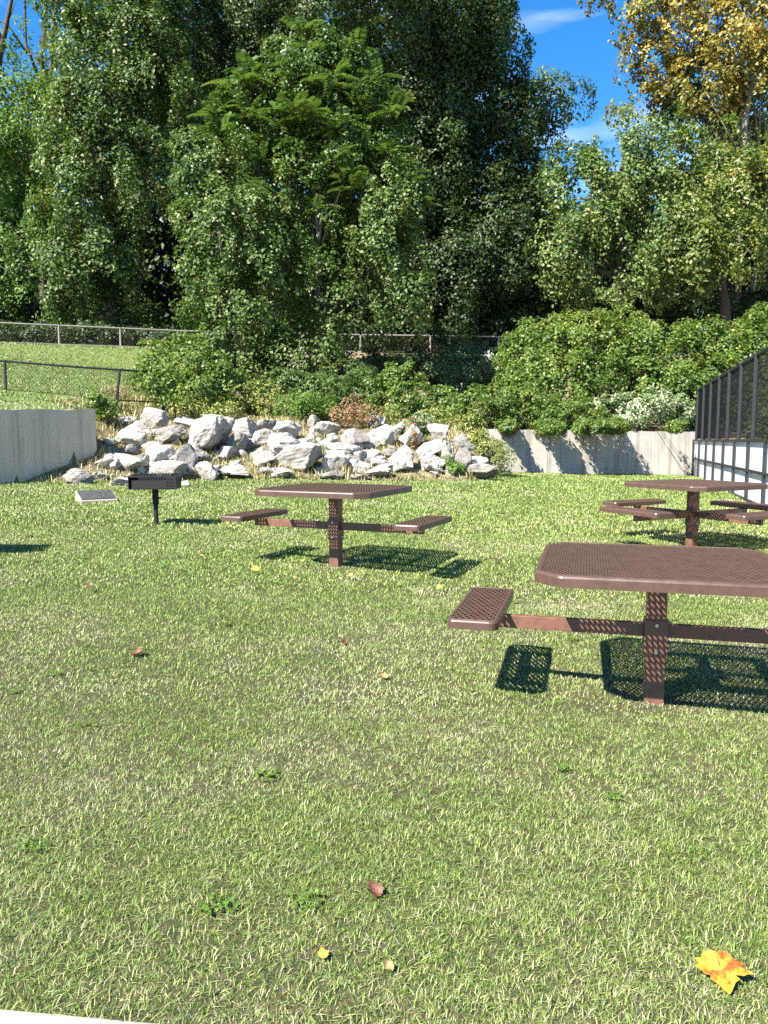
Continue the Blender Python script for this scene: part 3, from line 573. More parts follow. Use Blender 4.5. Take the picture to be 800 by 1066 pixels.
bush('shrub', 'light leafy bush beside the black fence left of the boulders', 'bush', 195, 24.5, [(164, 398, 17, 17, 21.7), (180, 408, 16, 12, 21.6), (172, 392, 26, 24, 24.5), (200, 382, 26, 26, 25, .05), (222, 398, 26, 24, 24.6), (190, 408, 34, 14, 24, .05), (245, 408, 24, 18, 24.8), (160, 372, 14, 12, 25, .05)], M['hedge'], ls=0.11, sub_r=0.26, gap=0.12, droop=1.1)
bush('shrub', 'dark bushy growth in deep shade in front of the road rail', 'bush', 470, 34, [(425, 385, 26, 24, 34), (455, 372, 22, 28, 35, -.05), (395, 390, 26, 20, 33)], M['dark'], ls=0.13, sub_r=0.4)
bush('flowering_weeds', 'shaded weeds with tiny white flowers right of the dark bush', 'weeds', 500, 33, [(498, 380, 30, 20, 33.5), (470, 390, 24, 18, 32.5), (520, 388, 16, 20, 32.5)], M['blue'], ls=0.10, sub_r=0.36)
bush('undergrowth', 'dark undergrowth behind the rail in the middle, under the tall trees', 'bush', 450, 44, [(380, 345, 30, 16, 43), (430, 347, 34, 16, 43.5), (490, 347, 36, 17, 43), (550, 347, 36, 18, 43), (610, 342, 36, 20, 43), (670, 338, 36, 22, 43), (730, 335, 36, 22, 43), (790, 335, 36, 22, 43), (150, 345, 40, 18, 45), (80, 340, 40, 20, 46), (10, 335, 40, 20, 46)], M['dark'], ls=0.22, sub_r=0.7)
bush('weeds', 'shaded weeds growing behind the rail at the top of the terrace', 'weeds', 90, 40.5, [(-30, 350, 50, 12, 37, -.2), (40, 352, 40, 10, 38.5, -.2), (100, 354, 40, 9, 39.5, -.2), (160, 356, 34, 9, 40.5, -.2)], M['dark'], ls=0.14, sub_r=0.42)  # dark leaves and lowered tints paint the shade behind the rail
bush('weeds', 'tall yellow green weeds standing above the left half of the boulders', 'weeds', 262, 24.6, [(250, 418, 16, 14, 24.6), (275, 418, 14, 14, 24.6, .05), (238, 425, 12, 10, 24.2)], M['weed'], ls=0.09, sub_r=0.2, gap=0.2, droop=1.6, stem_r=0.012)
bush('weeds', 'wild mixed weeds along the upper right edge of the boulder pile', 'weeds', 475, 25, [(400, 430, 16, 8, 24.6), (455, 438, 16, 9, 24.6, .05), (478, 444, 14, 10, 24.2), (494, 448, 12, 10, 24)], M['weed'], ls=0.085, sub_r=0.2, gap=0.2, droop=1.5, stem_r=0.012)
bush('weeds', 'straggly green and yellow weeds above the left end of the boulder pile', 'weeds', 200, 23.5, [(195, 428, 22, 9, 23.5), (225, 430, 18, 9, 23.6, .05), (150, 424, 18, 8, 23), (130, 430, 12, 8, 22)], M['weed'], ls=0.085, sub_r=0.2, gap=0.2, droop=1.5, stem_r=0.012)
bush('weeds', 'bright green weeds growing out of the top of the boulder pile', 'weeds', 312, 24, [(305, 424, 16, 9, 24), (322, 422, 14, 10, 24.1), (340, 424, 10, 8, 24.3)], M['light'], ls=0.09, sub_r=0.18, droop=1.4, stem_r=0.012)
bush('weeds', 'reddish brown withered weeds at the top of the boulder pile', 'weeds', 370, 24.2, [(368, 424, 11, 8, 24.2), (384, 430, 11, 7, 23.8), (358, 432, 10, 6, 23.6)], M['rust'], ls=0.07, sub_r=0.16, gap=0.4, droop=1.5, stem_r=0.012)
bush('flowering_weed', 'pale yellow flowering weed among the boulders of the right half', 'weeds', 440, 23, [(440, 440, 11, 9, 23), (434, 448, 7, 8, 22.9, -.1)], M['pale'], ls=0.07, sub_r=0.13, stem_r=0.01)
bush('tall_weed', 'thin dry weed stalk standing between two boulders', 'weeds', 431, 21.6, [(430, 455, 2.2, 18, 21.6), (432, 478, 3.0, 10, 21.5)], M['rust'], ls=0.05, sub_r=0.09, stem_r=0.008)
bush('wispy_shrub', 'wispy yellow green shrub at the right end of the boulders by the wall', 'bush', 512, 22.4, [(506, 468, 14, 13, 22.6), (519, 476, 11, 9, 22.4), (496, 460, 10, 9, 23), (513, 484, 12, 6, 22.2)], M['weed'], ls=0.065, sub_r=0.2, gap=0.3, droop=1.4, stem_r=0.012)
bush('weeds', 'green grassy weeds in the gap under the big slab boulder', 'weeds', 464, 20.6, [(466, 486, 9, 7, 20.6), (474, 490, 8, 4, 20.4)], M['light'], ls=0.07, sub_r=0.13, stem_r=0.01)
bush('weeds', 'yellowish weeds on the boulder bank right of the long grey boulder', 'weeds', 222, 21.2, [(219, 474, 11, 9, 21.2), (232, 480, 8, 6, 21)], M['weed'], ls=0.07, sub_r=0.15, droop=1.5, stem_r=0.01)
bush('weeds', 'green weeds growing among the boulders left of the weed stalk', 'weeds', 402, 22, [(402, 466, 11, 8, 22), (395, 458, 8, 6, 22.4)], M['weed'], ls=0.07, sub_r=0.15, stem_r=0.01)
bush('weeds', 'leafy weeds at the free end of the grey retaining wall', 'weeds', 108, 19.4, [(104, 420, 8, 8, 19.8), (114, 426, 8, 6, 19.8)], M['hedge'], ls=0.08, sub_r=0.14, stem_r=0.01)

_P, _N, _s, _t = lawn_weeds(60)
tag(join_parts('clover', [leaves_np(_P, _N, _s, _t, 0.9)], M['light']), 'small clover and broad leaved weeds in the lawn', 'clover', kind='stuff')

# ------------------------------------------------------------------ walls
def wall_strip(name, p, q, zb, zt0, zt1, th, mat, label, joints=True):
    p, q = Vector(p), Vector(q); d = (q - p); d.z = 0; L = d.length; d.normalize(); nrm = Vector((-d.y, d.x, 0))
    c = (p + q) / 2
    root_loc = Vector((c.x, c.y, zb)); mb = MB()
    bm = mb.bm; rows = []; ts_ = [(k * 0.25 / L, 0.0) for k in range(int(L / 0.25))] + [(1.0, 0.0)]
    for j_ in [] if not joints else np.arange(0.9, L - 0.3, 1.22): ts_ += [((j_ - 0.014) / L, 0.0), ((j_ - 0.005) / L, 0.018), ((j_ + 0.005) / L, 0.018), ((j_ + 0.014) / L, 0.0)]
    ts_.sort(); n = len(ts_) - 1
    for i in range(n + 1):
        t, rec = ts_[i]; P = p.lerp(q, t); zt = zt0 + (zt1 - zt0) * t + DZ(P.y) + 0.008 * math.sin(5 * t * L) + random.uniform(-.006, .006)
        P = P + nrm * rec
        r = [Vector((P.x, P.y, zb)), Vector((P.x, P.y, zt)), Vector((P.x, P.y, zt)) + nrm * th, Vector((P.x, P.y, zb)) + nrm * th]
        rows.append([bm.verts.new(v - root_loc) for v in r])
    for i in range(n):
        for k in range(4): bm.faces.new((rows[i][k], rows[i + 1][k], rows[i + 1][(k + 1) % 4], rows[i][(k + 1) % 4]))
    bm.faces.new(rows[0]); bm.faces.new(rows[-1][::-1])
    o = mb.build(name, mat, None); o.location = root_loc; return tag(o, label, 'wall')
e = WL_P; far = e - WL_D * 8.0
wall_strip('retaining_wall', (far[0], far[1], 0), (e[0], e[1], 0), -0.2, 1.60, 1.60, 0.26, M['concg'], 'grey concrete retaining wall in shade at the left, below the grassy terrace', joints=False)
WR0, WR1 = Vector((3.3, 25.05, 0)), Vector((10.55, 26.2, 0))
wall_strip('retaining_wall', WR0, WR1, -0.4, 0.98, 0.86, 0.28, M['conc'], 'long sunlit concrete wall at the back of the lawn, streaked with plant shadows')

# ------------------------------------------------------------------ boulders
def boulder_mesh(seed, sub=4):
    r = np.random.default_rng(seed); bm = bmesh.new(); bmesh.ops.create_icosphere(bm, subdivisions=sub, radius=1.0)
    me = bpy.data.meshes.new('boulder'); bm.to_mesh(me); bm.free()
    co = np.empty(len(me.vertices) * 3, dtype=np.float32); me.vertices.foreach_get('co', co); co = co.reshape(-1, 3).astype(float)
    for _ in range(9):
        nn = r.normal(0, 1, 3); nn /= np.linalg.norm(nn); dd = r.uniform(0.42, 0.80)
        ex = co @ nn - dd; co -= np.outer(np.clip(ex, 0, None), nn) * 0.96
    for fq, am in ((2.2, 0.07), (5.0, 0.05), (11, 0.03), (23, 0.016)):
        ph = r.random((3, 3)) * 6; A = r.normal(0, 1, (3, 3)) * fq
        w = np.sin(co @ A[0] + ph[0, 0]) * np.sin(co @ A[1] + ph[0, 1]) + 0.6 * np.sin(co @ A[2] + ph[0, 2])
        co += co * (w * am)[:, None]
    mx = np.abs(co).max(0); co /= mx
    me.vertices.foreach_set('co', co.astype(np.float32).ravel()); me.update()
    me.materials.append(M['rock']); return me
ROCKS = [  # px, py(centre), w, h, tilt(deg), label
 (161, 436, 38, 26, -8, 'big whitish boulder at the upper left of the pile, topmost on that side'),
 (174, 452, 38, 18, -8, 'flat white slab boulder just below the topmost boulder on the left'),
 (139, 455, 32, 22, 0, 'weedy boulder half buried at the left edge of the pile near the grey wall'),
 (165, 474, 32, 20, 10, 'craggy grey boulder directly above the grill, below the white slab'),
 (139, 482, 36, 18, 14, 'smooth white boulder to the upper left of the grill'),
 (215, 455, 66, 32, -30, 'long slanting grey boulder, the largest of the left half'),
 (198, 479, 27, 28, 10, 'rounded speckled boulder at the lower left end of the long slanting boulder'),
 (172, 490, 40, 18, 6, 'white boulder directly behind the grill box'),
 (217, 492, 26, 18, 0, 'pointed white boulder on the lawn edge right of the grill'),
 (247, 491, 36, 13, 4, 'low flat boulder at the lawn edge, under the gap right of the long boulder'),
 (237, 471, 18, 15, 0, 'small pale boulder in dry grass right of the long slanting boulder'),
 (255, 446, 27, 19, -8, 'white boulder at the top of the pile right of the long slanting boulder'),
 (194, 440, 24, 11, 0, 'low pale boulder in the grass right of the topmost left boulder'),
 (134, 438, 20, 10, 0, 'small boulder in dry grass left of the topmost left boulder'),
 (124, 502, 30, 13, -10, 'flat white boulder on the lawn edge between plaque and grill'),
 (80, 497, 30, 15, 8, 'pinkish boulder at the foot of the bank behind the plaque'),
 (103, 495, 18, 10, 0, 'small boulder on the bank between the pinkish boulder and the flat white one'),
 (194, 505, 14, 8, 0, 'small white boulder on the lawn just right of the grill box'),
 (246, 462, 18, 22, 25, 'dark sided boulder leaning against the right end of the long boulder'),
 (278, 443, 28, 16, 0, 'pale flat topped boulder at the top of the pile, left of the weeds'),
 (299, 448, 28, 17, 5, 'craggy boulder at the top of the pile under the bright green weeds'),
 (273, 456, 29, 18, -12, 'hollowed boulder just left above the grey wedge boulder'),
 (291, 466, 38, 25, -5, 'grey wedge shaped boulder with a shaded underside in the middle of the pile'),
 (317, 464, 30, 20, 12, 'white boulder right of the grey wedge boulder'),
 (311, 479, 50, 26, -14, 'big pale boulder with a dark overhang below the grey wedge boulder'),
 (271, 478, 28, 17, 0, 'speckled boulder in dry grass left of the overhanging boulder'),
 (344, 481, 30, 24, 5, 'bright white rounded boulder right of the overhanging boulder'),
 (290, 493, 30, 10, 0, 'low boulder at the lawn edge under the overhanging boulder'),
 (338, 449, 30, 16, -18, 'long pale boulder at the top of the pile, slanting up to the right'),
 (328, 440, 13, 14, 0, 'small upright boulder at the top of the pile beside the bright weeds'),
 (339, 434, 11, 11, 0, 'small white boulder peeking out highest above the middle of the pile'),
 (343, 460, 24, 15, -8, 'pale boulder directly above the bright white rounded boulder'),
 (369, 459, 27, 22, 10, 'round mottled boulder above the grey slab, left of the reddish weeds'),
 (361, 471, 40, 14, 5, 'long flat slab boulder behind the picnic tabletop, middle height'),
 (369, 484, 28, 14, 4, 'pinkish grey block boulder low in the pile right of the bright white one'),
 (346, 494, 30, 9, 0, 'low flat boulder on the lawn edge below the bright white boulder'),
 (393, 440, 20, 14, 0, 'pointed white boulder at the top of the pile beside the reddish weeds'),
 (396, 455, 32, 20, -5, 'broad pale boulder under the pointed white boulder'),
 (415, 447, 14, 14, 0, 'small white boulder at the top of the pile left of the pale flowers'),
 (426, 456, 24, 24, 10, 'tall white boulder left of the pale flowering weed'),
 (458, 453, 22, 23, 0, 'upright boulder right of the pale flowering weed'),
 (447, 468, 40, 14, -14, 'tilted slab boulder lying on top of the white block'),
 (419, 478, 26, 26, 0, 'dark speckled block boulder left of the tilted slab'),
 (446, 482, 32, 18, -10, 'white block boulder under the tilted slab'),
 (465, 471, 17, 20, 10, 'rounded boulder at the right end of the tilted slab'),
 (496, 491, 40, 16, 0, 'large white boulder at the right end of the pile on the lawn'),
 (480, 463, 26, 15, 10, 'pale boulder at the right upper end of the pile beside the wispy shrub'),
 (481, 478, 18, 20, 0, 'pale boulder just above the large white boulder at the right end'),
 (398, 482, 24, 12, 0, 'tan boulder right of the pinkish grey block'),
 (394, 492, 28, 12, -5, 'white wedge boulder on the lawn edge below the tan boulder'),
 (386, 474, 20, 10, 0, 'small boulder under the broad pale boulder'),
 (374, 497, 26, 6, 0, 'thin flat boulder on the lawn right behind the picnic tabletop'),
 (452, 493, 10, 7, 0, 'small round stone on the lawn edge under the white block'),
]
GB = 'boulders of the rock pile'
for i, (px, py, w, h, tilt, lab) in enumerate(ROCKS):
    g = hit(px, min(py + h * 0.45, 506)); k = g.y / FPX
    me = boulder_mesh(100 + i); o = bpy.data.objects.new('boulder', me); COL.objects.link(o)
    sx, sz = w * k / 2 * 1.2, h * k / 2 * 1.25
    o.scale = (sx, max(0.75 * sx, sz) * 0.9, sz)
    o.rotation_euler = (random.uniform(-.25, .25), math.radians(tilt) + random.uniform(-.08, .08), random.uniform(-.5, .5))
    o.location = at(px, py, g.y + 0.25 * sx); tag(o, lab, 'boulder', GB)
small_me = [boulder_mesh(500 + i, 3) for i in range(6)]
j = 0
while j < 110:
    px = random.uniform(110, 505); py = random.uniform(446, 494); g = hit(px, py); s = random.choice((random.uniform(0.07, 0.16), random.uniform(0.12, 0.26)))
    o = bpy.data.objects.new('stone', small_me[j % 6]); COL.objects.link(o)
    o.scale = (s * 1.3, s, s * 0.8); o.rotation_euler = (random.uniform(-.4, .4), random.uniform(-.4, .4), random.uniform(0, 6))
    o.location = g + Vector((0, 0, s * 0.3)); tag(o, 'small pale stone filling a gap between the larger boulders', 'stone', 'small stones between the boulders'); j += 1

# ------------------------------------------------------------------ fences
def wire_mesh(p, q, zb0, zb1, zt0, zt1, pitch, r, origin):
    """diagonal chain-link wires between two ends, as thin three-sided rods"""
    p, q = Vector((p[0], p[1], 0)), Vector((q[0], q[1], 0)); L = (q - p).length; H = max(zt0 - zb0, zt1 - zb1)
    V_, F_l = [], []
    nrm = (q - p).normalized().cross(Vector((0, 0, 1)))
    def pt(u, v, off=0):
        t = u / L; zb = zb0 + (zb1 - zb0) * t; zt = zt0 + (zt1 - zt0) * t
        P = p.lerp(q, t); return Vector((P.x, P.y, zb + (zt - zb) * v / H)) + nrm * off - Vector(origin)
    step = pitch * math.sqrt(2); k = -H
    while k < L + H:
        for sg in (1, -1):
            u0, v0, u1, v1 = (k, 0, k + H, H) if sg > 0 else (k, 0, k - H, H)
            # clip to 0..L
            def clip(ua, va, ub, vb):
                if ua < 0: va, ua = va + (0 - ua) * (vb - va) / (ub - ua), 0
                if ua > L: va, ua = va + (L - ua) * (vb - va) / (ub - ua), L
                return ua, va
            if max(u0, u1) <= 0 or min(u0, u1) >= L: continue
            a = clip(u0, v0, u1, v1); b = clip(u1, v1, u0, v0)
            A, B = pt(*a, sg * r * 0.6), pt(*b, sg * r * 0.6); dv = (B - A)
            if dv.length < 0.02: continue
            dv.normalize(); s1 = dv.cross(nrm).normalized() * r; s2 = nrm * r
            bI = len(V_)
            for E in (A, B): V_ += [E + s1, E - s1 * 0.5 + s2 * 0.87, E - s1 * 0.5 - s2 * 0.87]
            F_l += [(bI, bI + 1, bI + 4, bI + 3), (bI + 1, bI + 2, bI + 5, bI + 4), (bI + 2, bI, bI + 3, bI + 5)]
        k += step
    lo = np.array(F_l).ravel(); return np.array([tuple(v) for v in V_]), lo, np.arange(len(F_l)) * 4
def rod(name, p, q, r, mat, root, n=8):
    mb = MB(); mb.tube([Vector(p) - root.location, Vector(q) - root.location], r, n); return mb.build(name, mat, root, smooth=False)

# white boarded mesh fence at the right
fa = Vector((10.45, 26.1, 0.13)); fb = Vector((6.78, 13.7, 0.18)); fd = (fa - fb) / 12.93
root = empty('board_fence', tuple(fb)); tag(root, 'tall black mesh fence with white boards along its lower part, right edge', 'fence')
fh, bh = 2.90, 1.17; inn = Vector((fd.y, -fd.x, 0)).normalized()   # away from the lawn
ts = [12.93 - 1.83 * i for i in range(0, 13)]
P3 = lambda t, z, off=0.0: fb + fd * t + Vector((0, 0, z)) + inn * off
for t in ts:
    mb = MB(); a, b = P3(t, -0.3) - root.location, P3(t, bh + 0.05) - root.location; mb.bar(a, b, 0.06, 0.05, up=inn); mb.build('board_post', M['fblack'], root, bevel=0.006)
    mb = MB(); a, b = P3(t, bh + 0.04, 0.09) - root.location, P3(t, fh + 0.02, 0.09) - root.location; mb.bar(a, b, 0.075, 0.085, up=inn); mb.build('mesh_post', M['fblack'], root, bevel=0.008)
for i in range(len(ts) - 1):
    t1_, t0_ = ts[i] - 0.03, ts[i + 1] + 0.03
    mb = MB(); off = 0.045
    c = [P3(t, z, o) - root.location for o in (off, off + 0.03) for (t, z) in ((t0_, -0.15), (t1_, -0.15), (t1_, bh), (t0_, bh))]
    mb.hull(c, [(0, 1, 2, 3), (7, 6, 5, 4), (0, 4, 5, 1), (1, 5, 6, 2), (2, 6, 7, 3), (3, 7, 4, 0)])
    mb.build('white_board', M['white'], root)
for z, w, h, off in ((bh + 0.03, 0.10, 0.06, 0.04), (0.60, 0.06, 0.05, 0.012), (0.0, 0.06, 0.06, 0.012)):
    mb = MB(); mb.bar(P3(ts[-1], z, off) - root.location, P3(ts[0], z, off) - root.location, w, h); mb.build('rail', M['fblack'], root, bevel=0.006)
rod('top_rail', P3(ts[-1], fh, 0.11), P3(ts[0], fh, 0.11), 0.045, M['fblack'], root)
a, b = P3(ts[-1], 0, 0.11), P3(ts[0], 0, 0.11)
v, l, s = wire_mesh(a, b, a.z + bh + .08, b.z + bh + .08, a.z + fh, b.z + fh, 0.042, 0.0033, root.location)
mesh_np('wire_mesh', v, l, s, M['fblack'], root)

# black chain-link fence on the terrace
def chain_fence(label, pts, mat, rail_r, post_ts, mesh_pitch, wire_r, bottom=True, lean=0.0, curb=None):
    """pts: (x, y, z_bottom, z_top) along the fence"""
    root = empty('chain_link_fence', pts[0][:3]); tag(root, label, 'fence'); O = root.location
    mb = MB(); mb.tube([Vector((p[0], p[1], p[3])) - O for p in pts], rail_r, 8); mb.build('top_rail', mat, root)
    if bottom:
        mb = MB(); mb.tube([Vector((p[0], p[1], p[2] + 0.03)) - O for p in pts], rail_r * 0.6, 6); mb.build('bottom_wire', mat, root)
    for (x, y, z0, z1, dx) in post_ts:
        mb = MB(); mb.tube([Vector((x - dx, y, z0 - 0.2)) - O, Vector((x, y, z1 + 0.03)) - O], rail_r * 1.25, 8); mb.build('post', mat, root)
    vs, ls, ss = [], [], []; vo = lo = 0
    for p, q in zip(pts[:-1], pts[1:]):
        v, l, s = wire_mesh(p, q, p[2], q[2], p[3], q[3], mesh_pitch, wire_r, O)
        vs.append(v); ls.append(l + vo); ss.append(s + lo); vo += len(v); lo += len(l)
    mesh_np('wire_mesh', np.concatenate(vs), np.concatenate(ls), np.concatenate(ss), mat, root); return root
def fp(px, pyt, pyb, y):
    a = at(px, pyt, y); b = at(px, pyb, y); return (a.x, y, b.z, a.z)
F1 = [fp(-160, 362, 404, 18.6), fp(-40, 372, 409, 19.6), fp(5, 376, 412, 20.0), fp(60, 380.5, 417, 20.5), fp(125, 385, 418, 21.2), fp(170, 388, 420, 22.2)]
chain_fence('low black chain link fence with a leaning post on the grassy terrace', F1, M['fblack'], 0.028,
            [(*F1[2][:2], F1[2][2], F1[2][3], 0.0), (*F1[4][:2], F1[4][2], F1[4][3], 0.13), (*F1[0][:2], F1[0][2], F1[0][3], 0), (*F1[5][:2], F1[5][2], F1[5][3], 0)], 0.06, 0.0036)
F3 = [fp(612, 419, 446, 27.2), fp(660, 419, 446, 27.4), fp(722, 419, 447, 27.6)]
chain_fence('black chain link fence on top of the concrete wall, almost hidden by vines', F3, M['fblack'], 0.028, [(*F3[1][:2], F3[1][2], F3[1][3], 0)], 0.055, 0.0022)
# galvanised rail fence along the road
road = [(-40, 29.0), (-28, 31.7), (-17.2, 34.5), (-10, 38), (-1.2, 40), (6, 41), (16, 41.4)]
zr, zc = 5.42, 4.50
F2 = [(x, y, zc + 0.12 + DZ(y), zr + DZ(y)) for x, y in road]
pp = []
for (x0, y0), (x1, y1) in zip(road[:-1], road[1:]):
    L = math.hypot(x1 - x0, y1 - y0); m = max(1, round(L / 3.0))
    for i in range(m): pp.append((x0 + (x1 - x0) * i / m, y0 + (y1 - y0) * i / m, zc + DZ(y0 + (y1 - y0) * i / m), zr + DZ(y0 + (y1 - y0) * i / m), 0))
fr = chain_fence('galvanised rail fence standing on a pale kerb at the top of the terrace', F2, M['galv'], 0.04, pp, 0.10, 0.0016, bottom=False)
mb = MB()
for (x0, y0), (x1, y1) in zip(road[:-1], road[1:]):
    if x0 > -9: continue
    mb.bar(Vector((x0, y0 - .1, zc + DZ(y0))) - fr.location, Vector((x1, y1 - .1, zc + DZ(y1))) - fr.location, 0.25, 0.18)
mb.build('kerb', M['concp'], fr)

# ------------------------------------------------------------------ picnic tables
def expanded(name, w, l, outline, z, th, mat, parent, swd=0.029, lwd=0.062, inner=0.58, center=(0, 0)):
    """expanded steel sheet: a lattice of diamond openings clipped to the outline"""
    V_, Fc = [], []
    nx_, ny_ = int(w / swd) + 3, int(l / lwd) + 3
    for j in range(-ny_, ny_ + 1):
        for i in range(-nx_ // 2 - 1, nx_ // 2 + 2):
            cx = (i + (0.5 if j % 2 else 0)) * swd; cy = j * lwd / 2
            if abs(cx) > w / 2 + swd or abs(cy) > l / 2 + lwd: continue
            b = len(V_)
            O = [(cx + swd / 2, cy), (cx, cy + lwd / 2), (cx - swd / 2, cy), (cx, cy - lwd / 2)]
            I = [(cx + (x - cx) * inner, cy + (y - cy) * inner) for x, y in O]
            for zz in (z, z - th):
                V_ += [(x, y, zz) for x, y in O] + [(x, y, zz) for x, y in I]
            for k in range(4):
                k2 = (k + 1) % 4
                Fc += [(b + k, b + k2, b + 4 + k2, b + 4 + k), (b + 8 + k2, b + 8 + k, b + 12 + k, b + 12 + k2), (b + 4 + k, b + 4 + k2, b + 12 + k2, b + 12 + k)]
    bm = bmesh.new(); vs = [bm.verts.new(v) for v in V_]
    for f in Fc: bm.faces.new([vs[k] for k in f])
    n = len(outline)
    for k in range(n):
        a, b2 = Vector((*outline[k], 0)), Vector((*outline[(k + 1) % n], 0)); e_ = b2 - a; nn = Vector((e_.y, -e_.x, 0)).normalized()
        bmesh.ops.bisect_plane(bm, geom=bm.verts[:] + bm.edges[:] + bm.faces[:], plane_co=a - nn * 0.012, plane_no=nn, clear_outer=True)
    bmesh.ops.translate(bm, verts=bm.verts, vec=(center[0], center[1], 0))
    me = bpy.data.meshes.new(name); bm.to_mesh(me); bm.free(); me.materials.append(mat)
    o = bpy.data.objects.new(name, me); COL.objects.link(o); o.parent = parent; return o
def rim(name, outline, z, h, wd, mat, parent, center=(0, 0)):
    """rounded band that frames a sheet"""
    prof = [(0.0, -h), (0.0, -0.012), (-0.004, -0.004), (-0.012, 0.002), (-wd + 0.006, 0.003), (-wd, -0.003), (-wd, -0.012), (-0.008, -0.014), (-0.008, -h)]
    n = len(outline); bm = bmesh.new(); rings = []
    for k in range(n):
        p0_, p1_, p2_ = (Vector(outline[(k + d_) % n]) for d_ in (-1, 0, 1))
        e1, e2 = (p1_ - p0_).normalized(), (p2_ - p1_).normalized()
        n1v, n2v = Vector((e1.y, -e1.x)), Vector((e2.y, -e2.x)); b = (n1v + n2v).normalized(); sc = 1 / max(0.4, b.dot(n1v))
        rings.append([bm.verts.new((p1_.x + b.x * o * sc + center[0], p1_.y + b.y * o * sc + center[1], z + zz)) for o, zz in prof])
    m = len(prof)
    for k in range(n):
        A, B = rings[k], rings[(k + 1) % n]
        for i in range(m): bm.faces.new((A[i], B[i], B[(i + 1) % m], A[(i + 1) % m]))
    bmesh.ops.recalc_face_normals(bm, faces=bm.faces)
    me = bpy.data.meshes.new(name); bm.to_mesh(me); bm.free(); me.materials.append(mat)
    o = bpy.data.objects.new(name, me); COL.objects.link(o); o.parent = parent; return o
def chamfer_rect(w, l, c, seg=1):
    x, y = w / 2, l / 2; out = []
    for cx, cy, a0 in ((x - c, y - c, 0), (-x + c, y - c, 90), (-x + c, -y + c, 180), (x - c, -y + c, 270)):
        for k in range(seg + 1):
            a = math.radians(a0 + 90 * k / seg); out.append((cx + c * math.cos(a), cy + c * math.sin(a)))
    return out          # counter-clockwise
def soften(poly, r=0.02):
    out = []; n = len(poly)
    for k in range(n):
        p0_, p1_, p2_ = (Vector(poly[(k + d_) % n]) for d_ in (-1, 0, 1))
        a = p1_ + (p0_ - p1_).normalized() * r; b = p1_ + (p2_ - p1_).normalized() * r
        for t in (0, .33, .67, 1):
            out.append(tuple(a.lerp(p1_, t).lerp(p1_.lerp(b, t), t)))
    return out
TT, SEAT_Z, SEAT_R, ARM_Z = 0.80, 0.51, 0.96, 0.41
def make_table(label, loc, rz, dirs):
    root = empty('picnic_table', loc, rz); tag(root, label, 'picnic table', 'brown perforated picnic tables')
    oct_ = chamfer_rect(1.27, 1.27, 0.125, 1)
    expanded('tabletop', 1.25, 1.25, oct_, TT, 0.007, M['brown'], root)
    rim('tabletop_rim', soften(oct_), TT, 0.058, 0.036, M['brown'], root)
    mb = MB(); mb.box((0, 0, 0.305), (0.105, 0.105, 0.82)); mb.build('post', M['post'], root, bevel=0.006)
    mb = MB(); mb.box((0.02, 0.33, TT - 0.03), (0.72, 0.06, 0.035)); mb.box((0.02, -0.33, TT - 0.03), (0.72, 0.06, 0.035)); mb.box((-0.33, 0, TT - 0.031), (0.06, 0.60, 0.034)); mb.box((0.33, 0, TT - 0.031), (0.06, 0.60, 0.034)); mb.box((0, 0, TT - 0.055), (0.06, 0.70, 0.03)); mb.box((0, 0, TT - 0.056), (0.70, 0.055, 0.03))
    mb.box((0, 0, TT - 0.078), (0.22, 0.22, 0.010)); mb.build('table_bracket', M['post'], root)
    co = MB(); co.box((0, 0, 0.375), (0.124, 0.124, 0.20)); col_ = co.build('collar', M['post'], root, bevel=0.006)
    for sx, sy in ((1, 0), (-1, 0), (0, 1), (0, -1)):
        for dz in (-0.075, 0.075):
            bo = MB(); c = Vector((sx * 0.064, sy * 0.064, 0.375 + dz)); bo.tube([c, c + Vector((sx, sy, 0)) * 0.014], 0.010, 6); bo.build('bolt', M['bolt'], col_)
    for a in dirs:
        R = Matrix.Rotation(a, 4, 'Z')
        def put(o): o.matrix_local = R; return o
        am = MB(); am.box(((0.062 + SEAT_R) / 2, 0, ARM_Z), (SEAT_R - 0.062, 0.042, 0.075)); put(am.build('seat_arm', M['post'], root, bevel=0.004))
        so = chamfer_rect(0.275, 0.93, 0.045, 4)
        st = put(expanded('seat', 0.275, 0.93, so, SEAT_Z, 0.007, M['brown'], root, swd=0.036, lwd=0.076, center=(SEAT_R, 0)))
        rim('seat_rim', so, SEAT_Z, 0.050, 0.027, M['brown'], st, center=(SEAT_R, 0))
        br = MB()
        for sy in (-0.30, 0.30): br.box((SEAT_R, sy, SEAT_Z - 0.035), (0.245, 0.035, 0.045))
        br.box((SEAT_R, 0, SEAT_Z - 0.052), (0.06, 0.66, 0.034)); put(br.build('seat_bracket', M['post'], root))
    return root
def gpt(px, py):
    p = hit(px, py); return (p.x, p.y, p.z)
make_table('two seat brown perforated picnic table at the right, largest and nearest in the photo', gpt(680, 731), math.radians(-15), (0, math.pi))
make_table('two seat brown perforated picnic table in front of the boulder pile', gpt(350, 589), math.radians(-24), (0, math.pi))
make_table('four seat brown perforated picnic table beside the white boarded fence', gpt(720, 570), math.radians(27), (math.radians(0), math.radians(90), math.radians(180), math.radians(270)))

